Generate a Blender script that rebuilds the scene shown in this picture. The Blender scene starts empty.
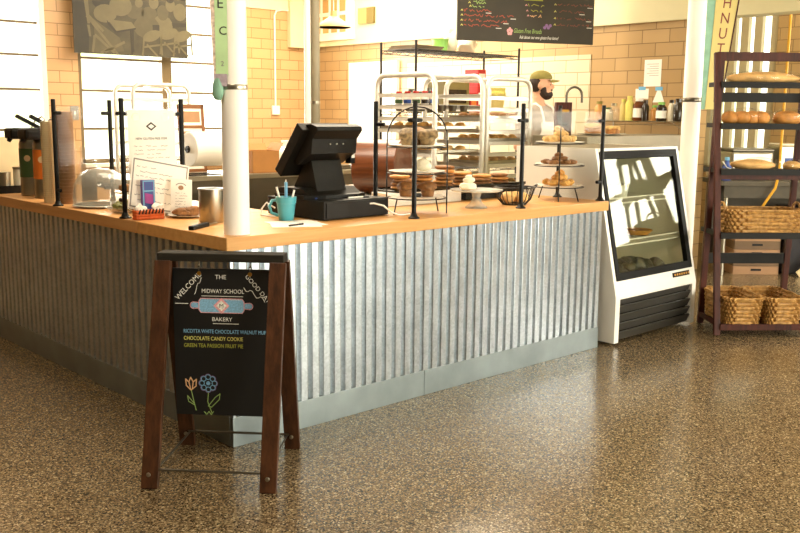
import bpy, bmesh, math, random
from mathutils import Vector, Matrix, Euler
random.seed(11)
S = bpy.context.scene
COL = S.collection
PI = math.pi

# ------------------------------------------------------------------ camera
cd = bpy.data.cameras.new('camera'); cam = bpy.data.objects.new('camera', cd); COL.objects.link(cam)
cd.sensor_width = 36.0; cd.lens = 927.76 / 800 * 36.0; cd.clip_end = 200
_y, _p, _r = 0.81826, 0.161779, 0.0088547
fw = Vector((math.cos(_y) * math.cos(_p), math.sin(_y) * math.cos(_p), -math.sin(_p)))
r0 = Vector((math.sin(_y), -math.cos(_y), 0)); u0 = r0.cross(fw)
rr = r0 * math.cos(_r) + u0 * math.sin(_r); uu = -r0 * math.sin(_r) + u0 * math.cos(_r)
cam.matrix_world = Matrix(((rr.x, uu.x, -fw.x, -2.1929), (rr.y, uu.y, -fw.y, -3.4350), (rr.z, uu.z, -fw.z, 1.48973), (0, 0, 0, 1)))
S.camera = cam

# ------------------------------------------------------------------ world, lights, exposure
S.view_settings.view_transform = 'Standard'
S.view_settings.look = 'None'
S.view_settings.exposure = 0.9
S.view_settings.gamma = 1.0
S.view_settings.use_curve_mapping = False
W = bpy.data.worlds.new('daylight'); S.world = W; W.use_nodes = True
wn = W.node_tree.nodes; wl = W.node_tree.links
bg = wn['Background']
tc = wn.new('ShaderNodeTexCoord'); nz = wn.new('ShaderNodeTexNoise'); nz.inputs['Scale'].default_value = 9; nz.inputs['Detail'].default_value = 4
cr = wn.new('ShaderNodeValToRGB')
cr.color_ramp.elements[0].position = .42; cr.color_ramp.elements[0].color = (.62, .66, .30, 1)
cr.color_ramp.elements[1].position = .58; cr.color_ramp.elements[1].color = (1, .95, .84, 1)
wl.new(tc.outputs['Generated'], nz.inputs['Vector']); wl.new(nz.outputs['Fac'], cr.inputs['Fac'])
wl.new(cr.outputs['Color'], bg.inputs['Color']); bg.inputs['Strength'].default_value = 2.2

def area(name, loc, rot, sx, sy, power, color):
    l = bpy.data.lights.new(name, 'AREA'); l.shape = 'RECTANGLE'; l.size = sx; l.size_y = sy; l.energy = power; l.color = color
    o = bpy.data.objects.new(name, l); COL.objects.link(o); o.location = loc; o.rotation_euler = rot
    return o
WARM = (1.0, .86, .66)
DAY = (1.0, .95, .87)
area('daylight_south', (3.3, -7.3, 1.55), (math.radians(90), 0, 0), 7.0, 2.9, 430, DAY)          # through the dining-room windows
area('daylight_east', (8.3, -3.4, 2.1), (math.radians(90), 0, math.radians(90)), 4.4, 1.7, 250, DAY)
area('daylight_north', (3.0, 7.4, 1.9), (math.radians(-90), 0, 0), 3.6, 2.0, 300, DAY)
area('kitchen_ceiling_light', (4.3, 4.3, 3.42), (0, 0, 0), 2.6, 3.6, 190, WARM)
area('side_room_fill', (7.1, .6, 3.42), (0, 0, 0), 1.2, 1.2, 14, WARM)  # added fill, no fixture here; brightens the far tile and clutter
area('dining_fill', (-1.4, -1.2, 3.42), (0, 0, 0), 1.2, .6, 32, WARM)  # added unseen fill to lift the counter column, sandwich board and floor
area('counter_ceiling_light', (1.5, 1.4, 3.42), (0, 0, 0), 2.6, 1.6, 85, WARM)

# ------------------------------------------------------------------ materials
def lin(h):
    h = h.lstrip('#'); c = [int(h[i:i + 2], 16) / 255 for i in (0, 2, 4)]
    return tuple(x / 12.92 if x <= .04045 else ((x + .055) / 1.055) ** 2.4 for x in c) + (1,)
def new_mat(name):
    m = bpy.data.materials.new(name); m.use_nodes = True
    return m, m.node_tree.nodes, m.node_tree.links, m.node_tree.nodes['Principled BSDF']
def mat(name, col, rough=.5, metal=0.0, var=.12, scale=8.0, bump=0.0, spec=.5, stretch=None, bscale=None, coat=0.0, trans=0.0, emit=0.0):
    m, n, l, b = new_mat(name)
    c = lin(col)
    t = n.new('ShaderNodeTexCoord'); mp = n.new('ShaderNodeMapping')
    if stretch: mp.inputs['Scale'].default_value = stretch
    l.new(t.outputs['Object'], mp.inputs['Vector'])
    z = n.new('ShaderNodeTexNoise'); z.inputs['Scale'].default_value = scale; z.inputs['Detail'].default_value = 5
    l.new(mp.outputs['Vector'], z.inputs['Vector'])
    r = n.new('ShaderNodeValToRGB')
    r.color_ramp.elements[0].position = .3; r.color_ramp.elements[1].position = .7
    r.color_ramp.elements[0].color = tuple(x * (1 - var) for x in c[:3]) + (1,)
    r.color_ramp.elements[1].color = tuple(min(1, x * (1 + var)) for x in c[:3]) + (1,)
    l.new(z.outputs['Fac'], r.inputs['Fac']); l.new(r.outputs['Color'], b.inputs['Base Color'])
    b.inputs['Roughness'].default_value = rough; b.inputs['Metallic'].default_value = metal
    b.inputs['Specular IOR Level'].default_value = spec
    if coat: b.inputs['Coat Weight'].default_value = coat
    if trans: b.inputs['Transmission Weight'].default_value = trans
    if emit:
        b.inputs['Emission Color'].default_value = c; b.inputs['Emission Strength'].default_value = emit
    if bump:
        z2 = n.new('ShaderNodeTexNoise'); z2.inputs['Scale'].default_value = bscale or scale * 3; z2.inputs['Detail'].default_value = 6
        l.new(mp.outputs['Vector'], z2.inputs['Vector'])
        bp = n.new('ShaderNodeBump'); bp.inputs['Strength'].default_value = bump; bp.inputs['Distance'].default_value = .01
        l.new(z2.outputs['Fac'], bp.inputs['Height']); l.new(bp.outputs['Normal'], b.inputs['Normal'])
    return m
def brick_mat(name, c1, c2, mortar, rough, axes, w=.305, h=.13):
    m, n, l, b = new_mat(name)
    t = n.new('ShaderNodeTexCoord'); s = n.new('ShaderNodeSeparateXYZ'); k = n.new('ShaderNodeCombineXYZ')
    l.new(t.outputs['Object'], s.inputs[0]); l.new(s.outputs[axes[0]], k.inputs[0]); l.new(s.outputs[axes[1]], k.inputs[1])
    br = n.new('ShaderNodeTexBrick')
    br.inputs['Scale'].default_value = 1; br.inputs['Brick Width'].default_value = w; br.inputs['Row Height'].default_value = h
    br.inputs['Mortar Size'].default_value = .0045; br.inputs['Mortar Smooth'].default_value = .1; br.inputs['Bias'].default_value = 0
    br.inputs['Color1'].default_value = lin(c1); br.inputs['Color2'].default_value = lin(c2); br.inputs['Mortar'].default_value = lin(mortar)
    l.new(k.outputs[0], br.inputs['Vector']); l.new(br.outputs['Color'], b.inputs['Base Color'])
    bp = n.new('ShaderNodeBump'); bp.inputs['Strength'].default_value = .5; bp.inputs['Distance'].default_value = .004; bp.invert = True
    l.new(br.outputs['Fac'], bp.inputs['Height']); l.new(bp.outputs['Normal'], b.inputs['Normal'])
    b.inputs['Roughness'].default_value = rough
    return m
def glass_mat(name, tint=(1, 1, 1), refl=1.0, haze=0.0):
    m, n, l, b = new_mat(name); n.remove(b)
    out = n['Material Output']
    tr = n.new('ShaderNodeBsdfTransparent'); tr.inputs[0].default_value = tint + (1,)
    gl = n.new('ShaderNodeBsdfGlossy'); gl.inputs['Roughness'].default_value = .02
    fr = n.new('ShaderNodeFresnel'); ge = n.new('ShaderNodeNewGeometry'); io = n.new('ShaderNodeMapRange'); io.inputs[3].default_value = 1.5; io.inputs[4].default_value = 1 / 1.5
    l.new(ge.outputs['Backfacing'], io.inputs[0]); l.new(io.outputs[0], fr.inputs[0])
    mu = n.new('ShaderNodeMath'); mu.operation = 'MULTIPLY'; mu.inputs[1].default_value = refl; mu.use_clamp = True
    l.new(fr.outputs[0], mu.inputs[0])
    mx = n.new('ShaderNodeMixShader'); l.new(mu.outputs[0], mx.inputs[0]); l.new(tr.outputs[0], mx.inputs[1]); l.new(gl.outputs[0], mx.inputs[2])
    if haze:
        df = n.new('ShaderNodeBsdfDiffuse'); df.inputs[0].default_value = (.9, .9, .86, 1)
        m2 = n.new('ShaderNodeMixShader'); m2.inputs[0].default_value = haze
        l.new(mx.outputs[0], m2.inputs[1]); l.new(df.outputs[0], m2.inputs[2]); mx = m2
    l.new(mx.outputs[0], out.inputs[0])
    return m
def wood_mat(name, ca, cb, rough, axis_scale, bump=.05):
    m, n, l, b = new_mat(name)
    t = n.new('ShaderNodeTexCoord'); mp = n.new('ShaderNodeMapping'); mp.inputs['Scale'].default_value = axis_scale
    l.new(t.outputs['Object'], mp.inputs['Vector'])
    z = n.new('ShaderNodeTexNoise'); z.inputs['Scale'].default_value = 3; z.inputs['Detail'].default_value = 8; z.inputs['Roughness'].default_value = .65
    l.new(mp.outputs['Vector'], z.inputs['Vector'])
    r = n.new('ShaderNodeValToRGB'); r.color_ramp.elements[0].position = .3; r.color_ramp.elements[1].position = .72
    r.color_ramp.elements[0].color = lin(ca); r.color_ramp.elements[1].color = lin(cb)
    l.new(z.outputs['Fac'], r.inputs['Fac']); l.new(r.outputs['Color'], b.inputs['Base Color'])
    b.inputs['Roughness'].default_value = rough
    b.inputs['Specular IOR Level'].default_value = .25
    bp = n.new('ShaderNodeBump'); bp.inputs['Strength'].default_value = bump; bp.inputs['Distance'].default_value = .01
    l.new(z.outputs['Fac'], bp.inputs['Height']); l.new(bp.outputs['Normal'], b.inputs['Normal'])
    return m
def terrazzo():
    m, n, l, b = new_mat('terrazzo')
    t = n.new('ShaderNodeTexCoord')
    v = n.new('ShaderNodeTexVoronoi'); v.inputs['Scale'].default_value = 165; l.new(t.outputs['Object'], v.inputs['Vector'])
    w = n.new('ShaderNodeSeparateXYZ'); l.new(v.outputs['Color'], w.inputs[0])
    r = n.new('ShaderNodeValToRGB'); r.color_ramp.interpolation = 'CONSTANT'
    cols = [(0, '#2a2319'), (.15, '#6c5d46'), (.42, '#83735a'), (.66, '#524531'), (.82, '#9d8e72'), (.95, '#bbae92')]
    e = r.color_ramp.elements
    e[0].position = 0; e[0].color = lin(cols[0][1]); e[1].position = cols[1][0]; e[1].color = lin(cols[1][1])
    for p, c in cols[2:]:
        k = e.new(p); k.color = lin(c)
    l.new(w.outputs[0], r.inputs['Fac'])
    z = n.new('ShaderNodeTexNoise'); z.inputs['Scale'].default_value = 1.3; z.inputs['Detail'].default_value = 4
    l.new(t.outputs['Object'], z.inputs['Vector'])
    r2 = n.new('ShaderNodeValToRGB'); r2.color_ramp.elements[0].color = (.72, .66, .58, 1); r2.color_ramp.elements[1].color = (1.05, 1, .92, 1)
    l.new(z.outputs['Fac'], r2.inputs['Fac'])
    mx = n.new('ShaderNodeMix'); mx.data_type = 'RGBA'; mx.blend_type = 'MULTIPLY'; mx.inputs[0].default_value = 1
    l.new(r.outputs['Color'], mx.inputs[6]); l.new(r2.outputs['Color'], mx.inputs[7]); l.new(mx.outputs[2], b.inputs['Base Color'])
    rg = n.new('ShaderNodeMapRange'); rg.inputs[3].default_value = .12; rg.inputs[4].default_value = .32
    l.new(z.outputs['Fac'], rg.inputs[0]); l.new(rg.outputs[0], b.inputs['Roughness'])
    b.inputs['Specular IOR Level'].default_value = .5
    return m
def galvanized(name, rough=.29, spangle=95, ca='#9aa2a8', cb='#ccd4da'):
    m, n, l, b = new_mat(name)
    t = n.new('ShaderNodeTexCoord')
    v = n.new('ShaderNodeTexVoronoi'); v.inputs['Scale'].default_value = spangle; l.new(t.outputs['Object'], v.inputs['Vector'])
    z = n.new('ShaderNodeTexNoise'); z.inputs['Scale'].default_value = 9; z.inputs['Detail'].default_value = 6; l.new(t.outputs['Object'], z.inputs['Vector'])
    w = n.new('ShaderNodeSeparateXYZ'); l.new(v.outputs['Color'], w.inputs[0])
    a = n.new('ShaderNodeMath'); a.operation = 'MULTIPLY_ADD'; a.inputs[1].default_value = .22; l.new(w.outputs[0], a.inputs[0])
    a2 = n.new('ShaderNodeMath'); a2.operation = 'MULTIPLY'; a2.inputs[1].default_value = .6; l.new(z.outputs['Fac'], a2.inputs[0]); l.new(a2.outputs[0], a.inputs[2])
    r = n.new('ShaderNodeValToRGB'); r.color_ramp.elements[0].position = .15; r.color_ramp.elements[1].position = .8
    r.color_ramp.elements[0].color = lin(ca); r.color_ramp.elements[1].color = lin(cb)
    l.new(a.outputs[0], r.inputs['Fac']); l.new(r.outputs['Color'], b.inputs['Base Color'])
    rg = n.new('ShaderNodeMapRange'); rg.inputs[3].default_value = rough - .03; rg.inputs[4].default_value = rough + .05
    l.new(a.outputs[0], rg.inputs[0]); l.new(rg.outputs[0], b.inputs['Roughness'])
    b.inputs['Metallic'].default_value = .9
    return m
def wicker_mat(name, ca, cb):
    m, n, l, b = new_mat(name)
    t = n.new('ShaderNodeTexCoord'); z = n.new('ShaderNodeTexNoise'); z.inputs['Scale'].default_value = 40; l.new(t.outputs['Object'], z.inputs['Vector'])
    r = n.new('ShaderNodeValToRGB'); r.color_ramp.elements[0].position = .3; r.color_ramp.elements[1].position = .7
    r.color_ramp.elements[0].color = lin(ca); r.color_ramp.elements[1].color = lin(cb)
    l.new(z.outputs['Fac'], r.inputs['Fac']); l.new(r.outputs['Color'], b.inputs['Base Color']); b.inputs['Roughness'].default_value = .6
    return m

M = {}
M['floor'] = terrazzo()
M['galv'] = galvanized('galvanized_corrugated')
M['kick'] = mat('galvanized_flat', '#8a9496', .42, .75, .14, 5)
M['brick_x'] = brick_mat('glazed_tile_north', '#cba172', '#c39766', '#8f6c40', .35, ('X', 'Z'))
M['brick_y'] = brick_mat('glazed_tile_east', '#b6976a', '#ad8e61', '#806643', .3, ('Y', 'Z'))
M['brick_w'] = brick_mat('paler_tile_east', '#cfc2a6', '#c9ba9a', '#a08a62', .35, ('Y', 'Z'))  # paler tone for one stretch of the east tile
M['cream'] = mat('cream_paint', '#d9d0a6', .6, var=.02)
M['header'] = mat('pale_green_cream_paint', '#d9d2ac', .6, var=.02)
M['ceil'] = mat('ceiling_paint', '#ddd3bd', .8, var=.02)
M['plaster'] = mat('dining_wall_paint', '#6a5c42', .8, var=.05)
M['wframe'] = mat('window_frame_bronze', '#6a5738', .5, var=.1)
M['wwhite'] = mat('window_trim_white', '#f0e8d8', .5, var=.02)
M['pane'] = glass_mat('window_glass', (.98, .98, .96), .6)
M['glass'] = glass_mat('guard_glass', (.985, .99, .985), .14)
M['caseglass'] = glass_mat('case_glass', (.93, .94, .88), .6)
M['maple_x'] = wood_mat('maple_worktop', '#c68e4e', '#dba768', .38, (.5, 9, 9))
M['maple_y'] = wood_mat('maple_worktop_left', '#c08a52', '#d8a46c', .38, (9, .5, 9))
M['post'] = mat('black_post', '#0f0d0a', .45, 0, .2, spec=.25)
M['white_metal'] = mat('white_enamel', '#ece8de', .35, var=.02)
M['column'] = mat('column_paint', '#f6f0e6', .4, var=.03, scale=3)
M['black'] = mat('black_plastic', '#14110c', .5, var=.25, spec=.2, scale=30, bump=.08, bscale=300)
M['blackgloss'] = mat('black_gloss', '#0b0a08', .15, var=.1)
M['steel'] = mat('stainless_steel', '#a8a190', .3, .95, .08, 3)
M['steel_dark'] = mat('dark_steel', '#6d675b', .35, .9, .1, 5)
M['alu'] = mat('aluminium_tube', '#d9d4c8', .4, .35, .05)
M['darkwood'] = wood_mat('dark_oak', '#2c1a0e', '#593620', .42, (12, 12, 1.2), .1)
M['barwood'] = wood_mat('grey_brown_bar', '#17130c', '#2c271c', .85, (1.2, 14, 14), .1)
M['frame'] = mat('brown_frame', '#7d4f28', .5, var=.1)
M['steelmid'] = mat('brushed_steel_band', '#837a66', .5, .55, .1, 3)
M['tabledark'] = mat('worn_dark_steel', '#4f4738', .6, .2, .25, 6)
M['cratedark'] = mat('brown_crate_plastic', '#6b5236', .6, var=.15)
M['berry'] = mat('berry_flecked_muffin', '#8f7550', .65, var=.65, scale=45, bump=.5, bscale=80)
M['louvre'] = mat('dark_grey_louvre', '#38352f', .4, var=.15)
M['greypaint'] = mat('grey_conduit_paint', '#857c64', .45, var=.05)
M['slatframe'] = mat('beige_window_frame', '#b8ab8c', .5, var=.04)
M['board'] = mat('old_brown_board', '#5f5038', .7, var=.2)
M['redwood'] = wood_mat('mahogany_stain', '#2c120a', '#552618', .55, (14, 14, 1.5), .06)
M['shelfblack'] = mat('black_stained_shelf', '#15120e', .55, var=.2, spec=.2)
M['chalkboard'] = mat('chalkboard_black', '#0b0b0a', .55, var=.3, scale=4)
M['menuboard'] = mat('chalkboard_brown_grey', '#332c1e', .6, var=.2, scale=3)
for k, c in dict(chalk_white='#e8e6dc', chalk_blue='#7fb0d0', chalk_yellow='#d8d070', chalk_pink='#e3a3a5', chalk_green='#98b468', chalk_red='#a8503e', chalk_orange='#e0b080', chalk_purple='#8a6a9a', chalk_olive='#a0a040', chalk_brown='#7d4a3a').items():
    M[k] = mat(k, c, .9, var=.25, scale=160)
M['paper'] = mat('white_paper', '#f4efe4', .7, var=.02)
M['print'] = mat('printed_grey_ink', '#8e8a86', .7, var=.05)
M['ink'] = mat('dark_ink', '#3a3634', .7, var=.05)
M['sepia'] = mat('sepia_print', '#383220', .6, var=.35, scale=5)
M['sepia_l'] = mat('sepia_light', '#595138', .6, var=.1, scale=9)
M['sepia_m'] = mat('sepia_mid', '#48412b', .6, var=.12, scale=9)
M['sepia_d'] = mat('sepia_dark', '#262114', .6, var=.15, scale=9)
M['bread'] = mat('bread_crust', '#c98a42', .6, var=.3, scale=14, bump=.35, bscale=40)
M['bread_l'] = mat('flour_dusted_crust', '#dcae6c', .65, var=.25, scale=12, bump=.35, bscale=40)
M['pastry'] = mat('golden_pastry', '#cf9848', .6, var=.35, scale=30, bump=.4, bscale=60)
M['muffin'] = mat('muffin_brown', '#9b6a36', .65, var=.45, scale=40, bump=.5, bscale=80)
M['cookie'] = mat('cookie_brown', '#8a5a2c', .65, var=.4, scale=40, bump=.4, bscale=80)
M['scone'] = mat('cream_scone', '#c9a262', .65, var=.35, scale=35, bump=.5, bscale=80)
M['cream_food'] = mat('whipped_cream', '#f6ead0', .5, var=.06, scale=20, bump=.2)
M['green_food'] = mat('herb_pastry', '#7a7a38', .6, var=.6, scale=45, bump=.5, bscale=90)
M['wicker'] = wicker_mat('wicker_tan', '#8a5f28', '#c99a54')
M['wicker_d'] = wicker_mat('wicker_brown', '#5c3d1a', '#8f6733')
M['china'] = mat('white_china', '#efece2', .2, var=.02)
M['wire'] = mat('dark_iron_wire', '#2a2520', .4, .6, .1)
M['chrome'] = mat('chrome_wire', '#8d8672', .25, .9, .05)
M['clear'] = glass_mat('clear_acrylic', (.98, .98, .97), .9, .08)
M['frost'] = glass_mat('frosted_acrylic', (.97, .97, .95), .9, .11)
M['plasticwrap'] = glass_mat('plastic_wrap', (.99, .98, .96), .7, .01)
M['cstand'] = glass_mat('pressed_glass', (.9, .9, .84), 1.3, .25)
M['mug'] = mat('turquoise_glaze', '#4fa5b4', .3, var=.06)
M['card'] = mat('corrugated_cardboard', '#a8743a', .7, var=.06)
M['kraft'] = mat('brown_paper_roll', '#6b3a1e', .3, var=.3, scale=5, stretch=(1, 14, 14), coat=.3)
M['skin'] = mat('skin', '#dba583', .5, var=.06)
M['hair'] = mat('dark_brown_hair', '#2e1d12', .7, var=.3, scale=60, bump=.4, bscale=120)
M['cap'] = mat('olive_canvas', '#8b8040', .8, var=.1, scale=30)
M['shirt'] = mat('grey_shirt', '#b0a498', .8, var=.06, scale=20)
M['apron'] = mat('white_apron_cloth', '#f3ece2', .8, var=.03)
M['trouser'] = mat('dark_trousers', '#2f2e33', .8, var=.1)
M['eye'] = mat('eye_dark', '#2a1a10', .2, var=.1)
M['green_lbl'] = mat('green_label', '#3d5a30', .5, var=.1)
M['orange_lbl'] = mat('orange_label', '#d9792a', .5, var=.1)
M['beige'] = mat('beige_paper', '#d9c49a', .6, var=.06)
M['beige_d'] = mat('tan_paper', '#a37c58', .6, var=.1)
M['blue'] = mat('blue_print', '#33509a', .5, var=.1)
M['purple'] = mat('purple_print', '#5a3f92', .45, var=.15, scale=40)
M['magenta'] = mat('magenta_print', '#a0318f', .45, var=.15, scale=40)
M['cyan'] = mat('light_blue_print', '#6fb0d8', .45, var=.1)
M['orange'] = mat('orange_wicker', '#d0622a', .6, var=.25, scale=40)
M['red'] = mat('red_box', '#c02a26', .5, var=.15, scale=20)
M['green'] = mat('green_plastic', '#8cc860', .45, var=.1)
M['teal'] = mat('worn_teal_paint', '#86b29a', .6, var=.22, scale=9)
M['signyellow'] = mat('faded_yellow_paint', '#d2bf76', .6, var=.06, scale=4)
M['signred'] = mat('faded_maroon_paint', '#7c2f22', .6, var=.25, scale=20)
M['ribbon'] = mat('green_streamer', '#b9d8a0', .7, var=.1)
M['pinkprint'] = mat('pink_speckled_print', '#e3c8b8', .7, var=.4, scale=70)
M['lilac'] = mat('grey_lilac_tag', '#a898a0', .7, var=.2, scale=60)
M['yellow'] = mat('yellow_hose', '#dba326', .45, var=.06)
M['lampshade'] = mat('tan_lamp_enamel', '#cfa96c', .4, var=.02)
M['vent'] = mat('vent_grille_dark', '#7a6a34', .6, var=.05)
M['tan'] = mat('tan_panel', '#c4965a', .6, var=.04)
M['brass'] = mat('brass', '#b98a3a', .3, .9, .05)
M['jar1'] = mat('brown_jar', '#6a3a1c', .2, var=.2)
M['jar2'] = mat('tan_jar', '#c08a4a', .25, var=.15)
M['jar3'] = mat('dark_jar', '#2f2418', .2, var=.2)
M['jar4'] = mat('pale_jar', '#e5dcc4', .25, var=.05)
M['fruit'] = mat('case_dark_food', '#35382a', .5, var=.6, scale=18, bump=.4)
M['caseint'] = mat('case_interior', '#c9c39c', .45, var=.03)
M['gasket'] = mat('black_gasket', '#0e0c09', .6, var=.1, spec=.15)

# ------------------------------------------------------------------ geometry helpers
class MB:
    def __init__(s): s.b = bmesh.new(); s.smooth = False
    def _new(s, vs, fs, mtx=None):
        bv = [s.b.verts.new((mtx @ Vector(v)) if mtx else v) for v in vs]
        for f in fs:
            try: s.b.faces.new([bv[i] for i in f])
            except ValueError: pass
        return s
    def box(s, x0, x1, y0, y1, z0, z1, m=None, bev=0):
        vs = [(x0, y0, z0), (x1, y0, z0), (x1, y1, z0), (x0, y1, z0), (x0, y0, z1), (x1, y0, z1), (x1, y1, z1), (x0, y1, z1)]
        fs = [(0, 3, 2, 1), (4, 5, 6, 7), (0, 1, 5, 4), (1, 2, 6, 5), (2, 3, 7, 6), (3, 0, 4, 7)]
        if not bev: return s._new(vs, fs, m)
        t = bmesh.new(); bv = [t.verts.new(v) for v in vs]
        for f in fs: t.faces.new([bv[i] for i in f])
        bmesh.ops.bevel(t, geom=list(t.edges), offset=bev, segments=2, affect='EDGES', profile=.6)
        return s._take(t, m)
    def _take(s, t, m=None):
        t.verts.ensure_lookup_table(); t.verts.index_update()
        vs = [v.co.copy() for v in t.verts]; fs = [[v.index for v in f.verts] for f in t.faces]
        t.free(); return s._new(vs, fs, m)
    def bar(s, a, b, w, h, up=(0, 0, 1), bev=0):          # a rectangular bar from a to b; w across, h along 'up'
        a = Vector(a); b = Vector(b); d = (b - a); L = d.length; d.normalize()
        u = Vector(up); u = (u - d * u.dot(d)).normalized(); c = d.cross(u)
        m = Matrix(((d.x, c.x, u.x, a.x), (d.y, c.y, u.y, a.y), (d.z, c.z, u.z, a.z), (0, 0, 0, 1)))
        return s.box(0, L, -w / 2, w / 2, -h / 2, h / 2, m, bev)
    def tube(s, pts, r, n=8, closed=False, r2=None):
        pts = [Vector(p) for p in pts]; N = len(pts); rings = []
        last = None
        for i, p in enumerate(pts):
            if closed: d = pts[(i + 1) % N] - pts[i - 1]
            else: d = pts[min(i + 1, N - 1)] - pts[max(i - 1, 0)]
            d.normalize()
            ref = last if last is not None else (Vector((0, 0, 1)) if abs(d.z) < .9 else Vector((1, 0, 0)))
            u = (ref - d * ref.dot(d))
            if u.length < 1e-5: u = d.orthogonal()
            u.normalize(); last = u; v = d.cross(u)
            rad = r if r2 is None else r + (r2 - r) * i / max(1, N - 1)
            rings.append([s.b.verts.new(p + (u * math.cos(2 * PI * k / n) + v * math.sin(2 * PI * k / n)) * rad) for k in range(n)])
        for i in range(N if closed else N - 1):
            A = rings[i]; B = rings[(i + 1) % N]
            for k in range(n):
                try: s.b.faces.new((A[k], A[(k + 1) % n], B[(k + 1) % n], B[k]))
                except ValueError: pass
        if not closed:
            s.b.faces.new(rings[0][::-1]); s.b.faces.new(rings[-1])
        return s
    def lathe(s, prof, n=24, m=None):                      # prof: list of (r, z)
        vs = []; idx = []
        for r, z in prof:
            if r < 1e-6: idx.append([len(vs)]); vs.append((0, 0, z))
            else:
                idx.append(list(range(len(vs), len(vs) + n)))
                vs += [(r * math.cos(2 * PI * k / n), r * math.sin(2 * PI * k / n), z) for k in range(n)]
        fs = []
        for A, B in zip(idx, idx[1:]):
            for k in range(n):
                k2 = (k + 1) % n
                if len(A) == 1 and len(B) == 1: continue
                if len(A) == 1: fs.append((A[0], B[k2], B[k]))
                elif len(B) == 1: fs.append((A[k], A[k2], B[0]))
                else: fs.append((A[k], A[k2], B[k2], B[k]))
        if len(idx[0]) > 1: fs.append(idx[0][::-1])
        if len(idx[-1]) > 1: fs.append(idx[-1])
        return s._new(vs, fs, m)
    def prism(s, poly, z0, z1, m=None):                    # poly in xy
        n = len(poly); vs = [(x, y, z0) for x, y in poly] + [(x, y, z1) for x, y in poly]
        fs = [tuple(range(n))[::-1], tuple(range(n, 2 * n))] + [(i, (i + 1) % n, n + (i + 1) % n, n + i) for i in range(n)]
        return s._new(vs, fs, m)
    def blob(s, c, rx, ry, rz, seed=0, lump=.08, sub=3, flat=0, m=None):
        t = bmesh.new(); bmesh.ops.create_icosphere(t, subdivisions=sub, radius=1)
        rnd = random.Random(seed); ph = [(rnd.uniform(-3, 3), rnd.uniform(-3, 3), rnd.uniform(-3, 3), rnd.uniform(0, 6)) for _ in range(6)]
        for v in t.verts:
            d = v.co; k = 1 + lump * sum(math.sin(p[0] * d.x * 1.6 + p[1] * d.y * 1.6 + p[2] * d.z * 1.6 + p[3]) for p in ph) / 2.2
            v.co = Vector((d.x * rx * k, d.y * ry * k, d.z * rz * k))
            if flat and v.co.z < -rz * flat: v.co.z = -rz * flat
            v.co += Vector(c)
        return s._take(t, m)
    def strokes(s, lines, w, y=0, t=.0008):                # polylines in the local xz plane, raised towards -y
        for ln in lines:
            for (xa, za), (xb, zb) in zip(ln, ln[1:]):
                d = Vector((xb - xa, zb - za)); L = d.length
                if L < 1e-6: continue
                d /= L; nrm = Vector((-d.y, d.x)) * w / 2; e = d * w * .35
                p = [(xa - e.x + nrm.x, za - e.y + nrm.y), (xa - e.x - nrm.x, za - e.y - nrm.y), (xb + e.x - nrm.x, zb + e.y - nrm.y), (xb + e.x + nrm.x, zb + e.y + nrm.y)]
                vs = [(px, y, pz) for px, pz in p] + [(px, y - t, pz) for px, pz in p]
                s._new(vs, [(0, 1, 2, 3), (7, 6, 5, 4), (0, 4, 5, 1), (1, 5, 6, 2), (2, 6, 7, 3), (3, 7, 4, 0)])
        return s
    def xz(s, poly, y0, y1, m=None):                       # polygon in the xz plane, thick from y0 to y1
        n = len(poly); vs = [(x, y0, z) for x, z in poly] + [(x, y1, z) for x, z in poly]
        fs = [tuple(range(n)), tuple(range(n, 2 * n))[::-1]] + [(i, n + i, n + (i + 1) % n, (i + 1) % n) for i in range(n)]
        return s._new(vs, fs, m)

def obj(name, mb, m, parent=None, smooth=False, loc=None, rot=None):
    bmesh.ops.recalc_face_normals(mb.b, faces=list(mb.b.faces))
    me = bpy.data.meshes.new(name); mb.b.to_mesh(me); mb.b.free()
    me.materials.append(M[m] if isinstance(m, str) else m)
    if smooth:
        for p in me.polygons: p.use_smooth = True
        try: me.set_sharp_from_angle(angle=math.radians(38))
        except Exception: pass
    o = bpy.data.objects.new(name, me); COL.objects.link(o)
    if parent: o.parent = parent
    if loc: o.location = loc
    if rot: o.rotation_euler = rot
    return o
def tag(o, label=None, cat=None, group=None, kind=None):
    if label: o['label'] = label
    if cat: o['category'] = cat
    if group: o['group'] = group
    if kind: o['kind'] = kind
    return o
def thing(name, label, cat, loc=(0, 0, 0), rotz=0, group=None):
    o = bpy.data.objects.new(name, None); COL.objects.link(o); o.location = loc; o.rotation_euler = (0, 0, rotz); o.empty_display_size = .05
    return tag(o, label, cat, group)
def struct(name, mb, m, parent=None, smooth=False):
    o = obj(name, mb, m, parent, smooth)
    if not parent: o['kind'] = 'structure'
    return o
CH = {}
def dup(root, loc=None, rotz=None, label=None, group=None):
    def cp(o, parent=None):
        c = o.copy(); COL.objects.link(c)
        if parent: c.parent = parent
        for ch in [x for x in list(COL.objects) if x.parent == o]: cp(ch, c)
        return c
    r = cp(root)
    if loc is not None: r.location = loc
    if rotz is not None: r.rotation_euler = (r.rotation_euler[0], r.rotation_euler[1], rotz)
    if label: r['label'] = label
    if group: r['group'] = group
    return r
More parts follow.
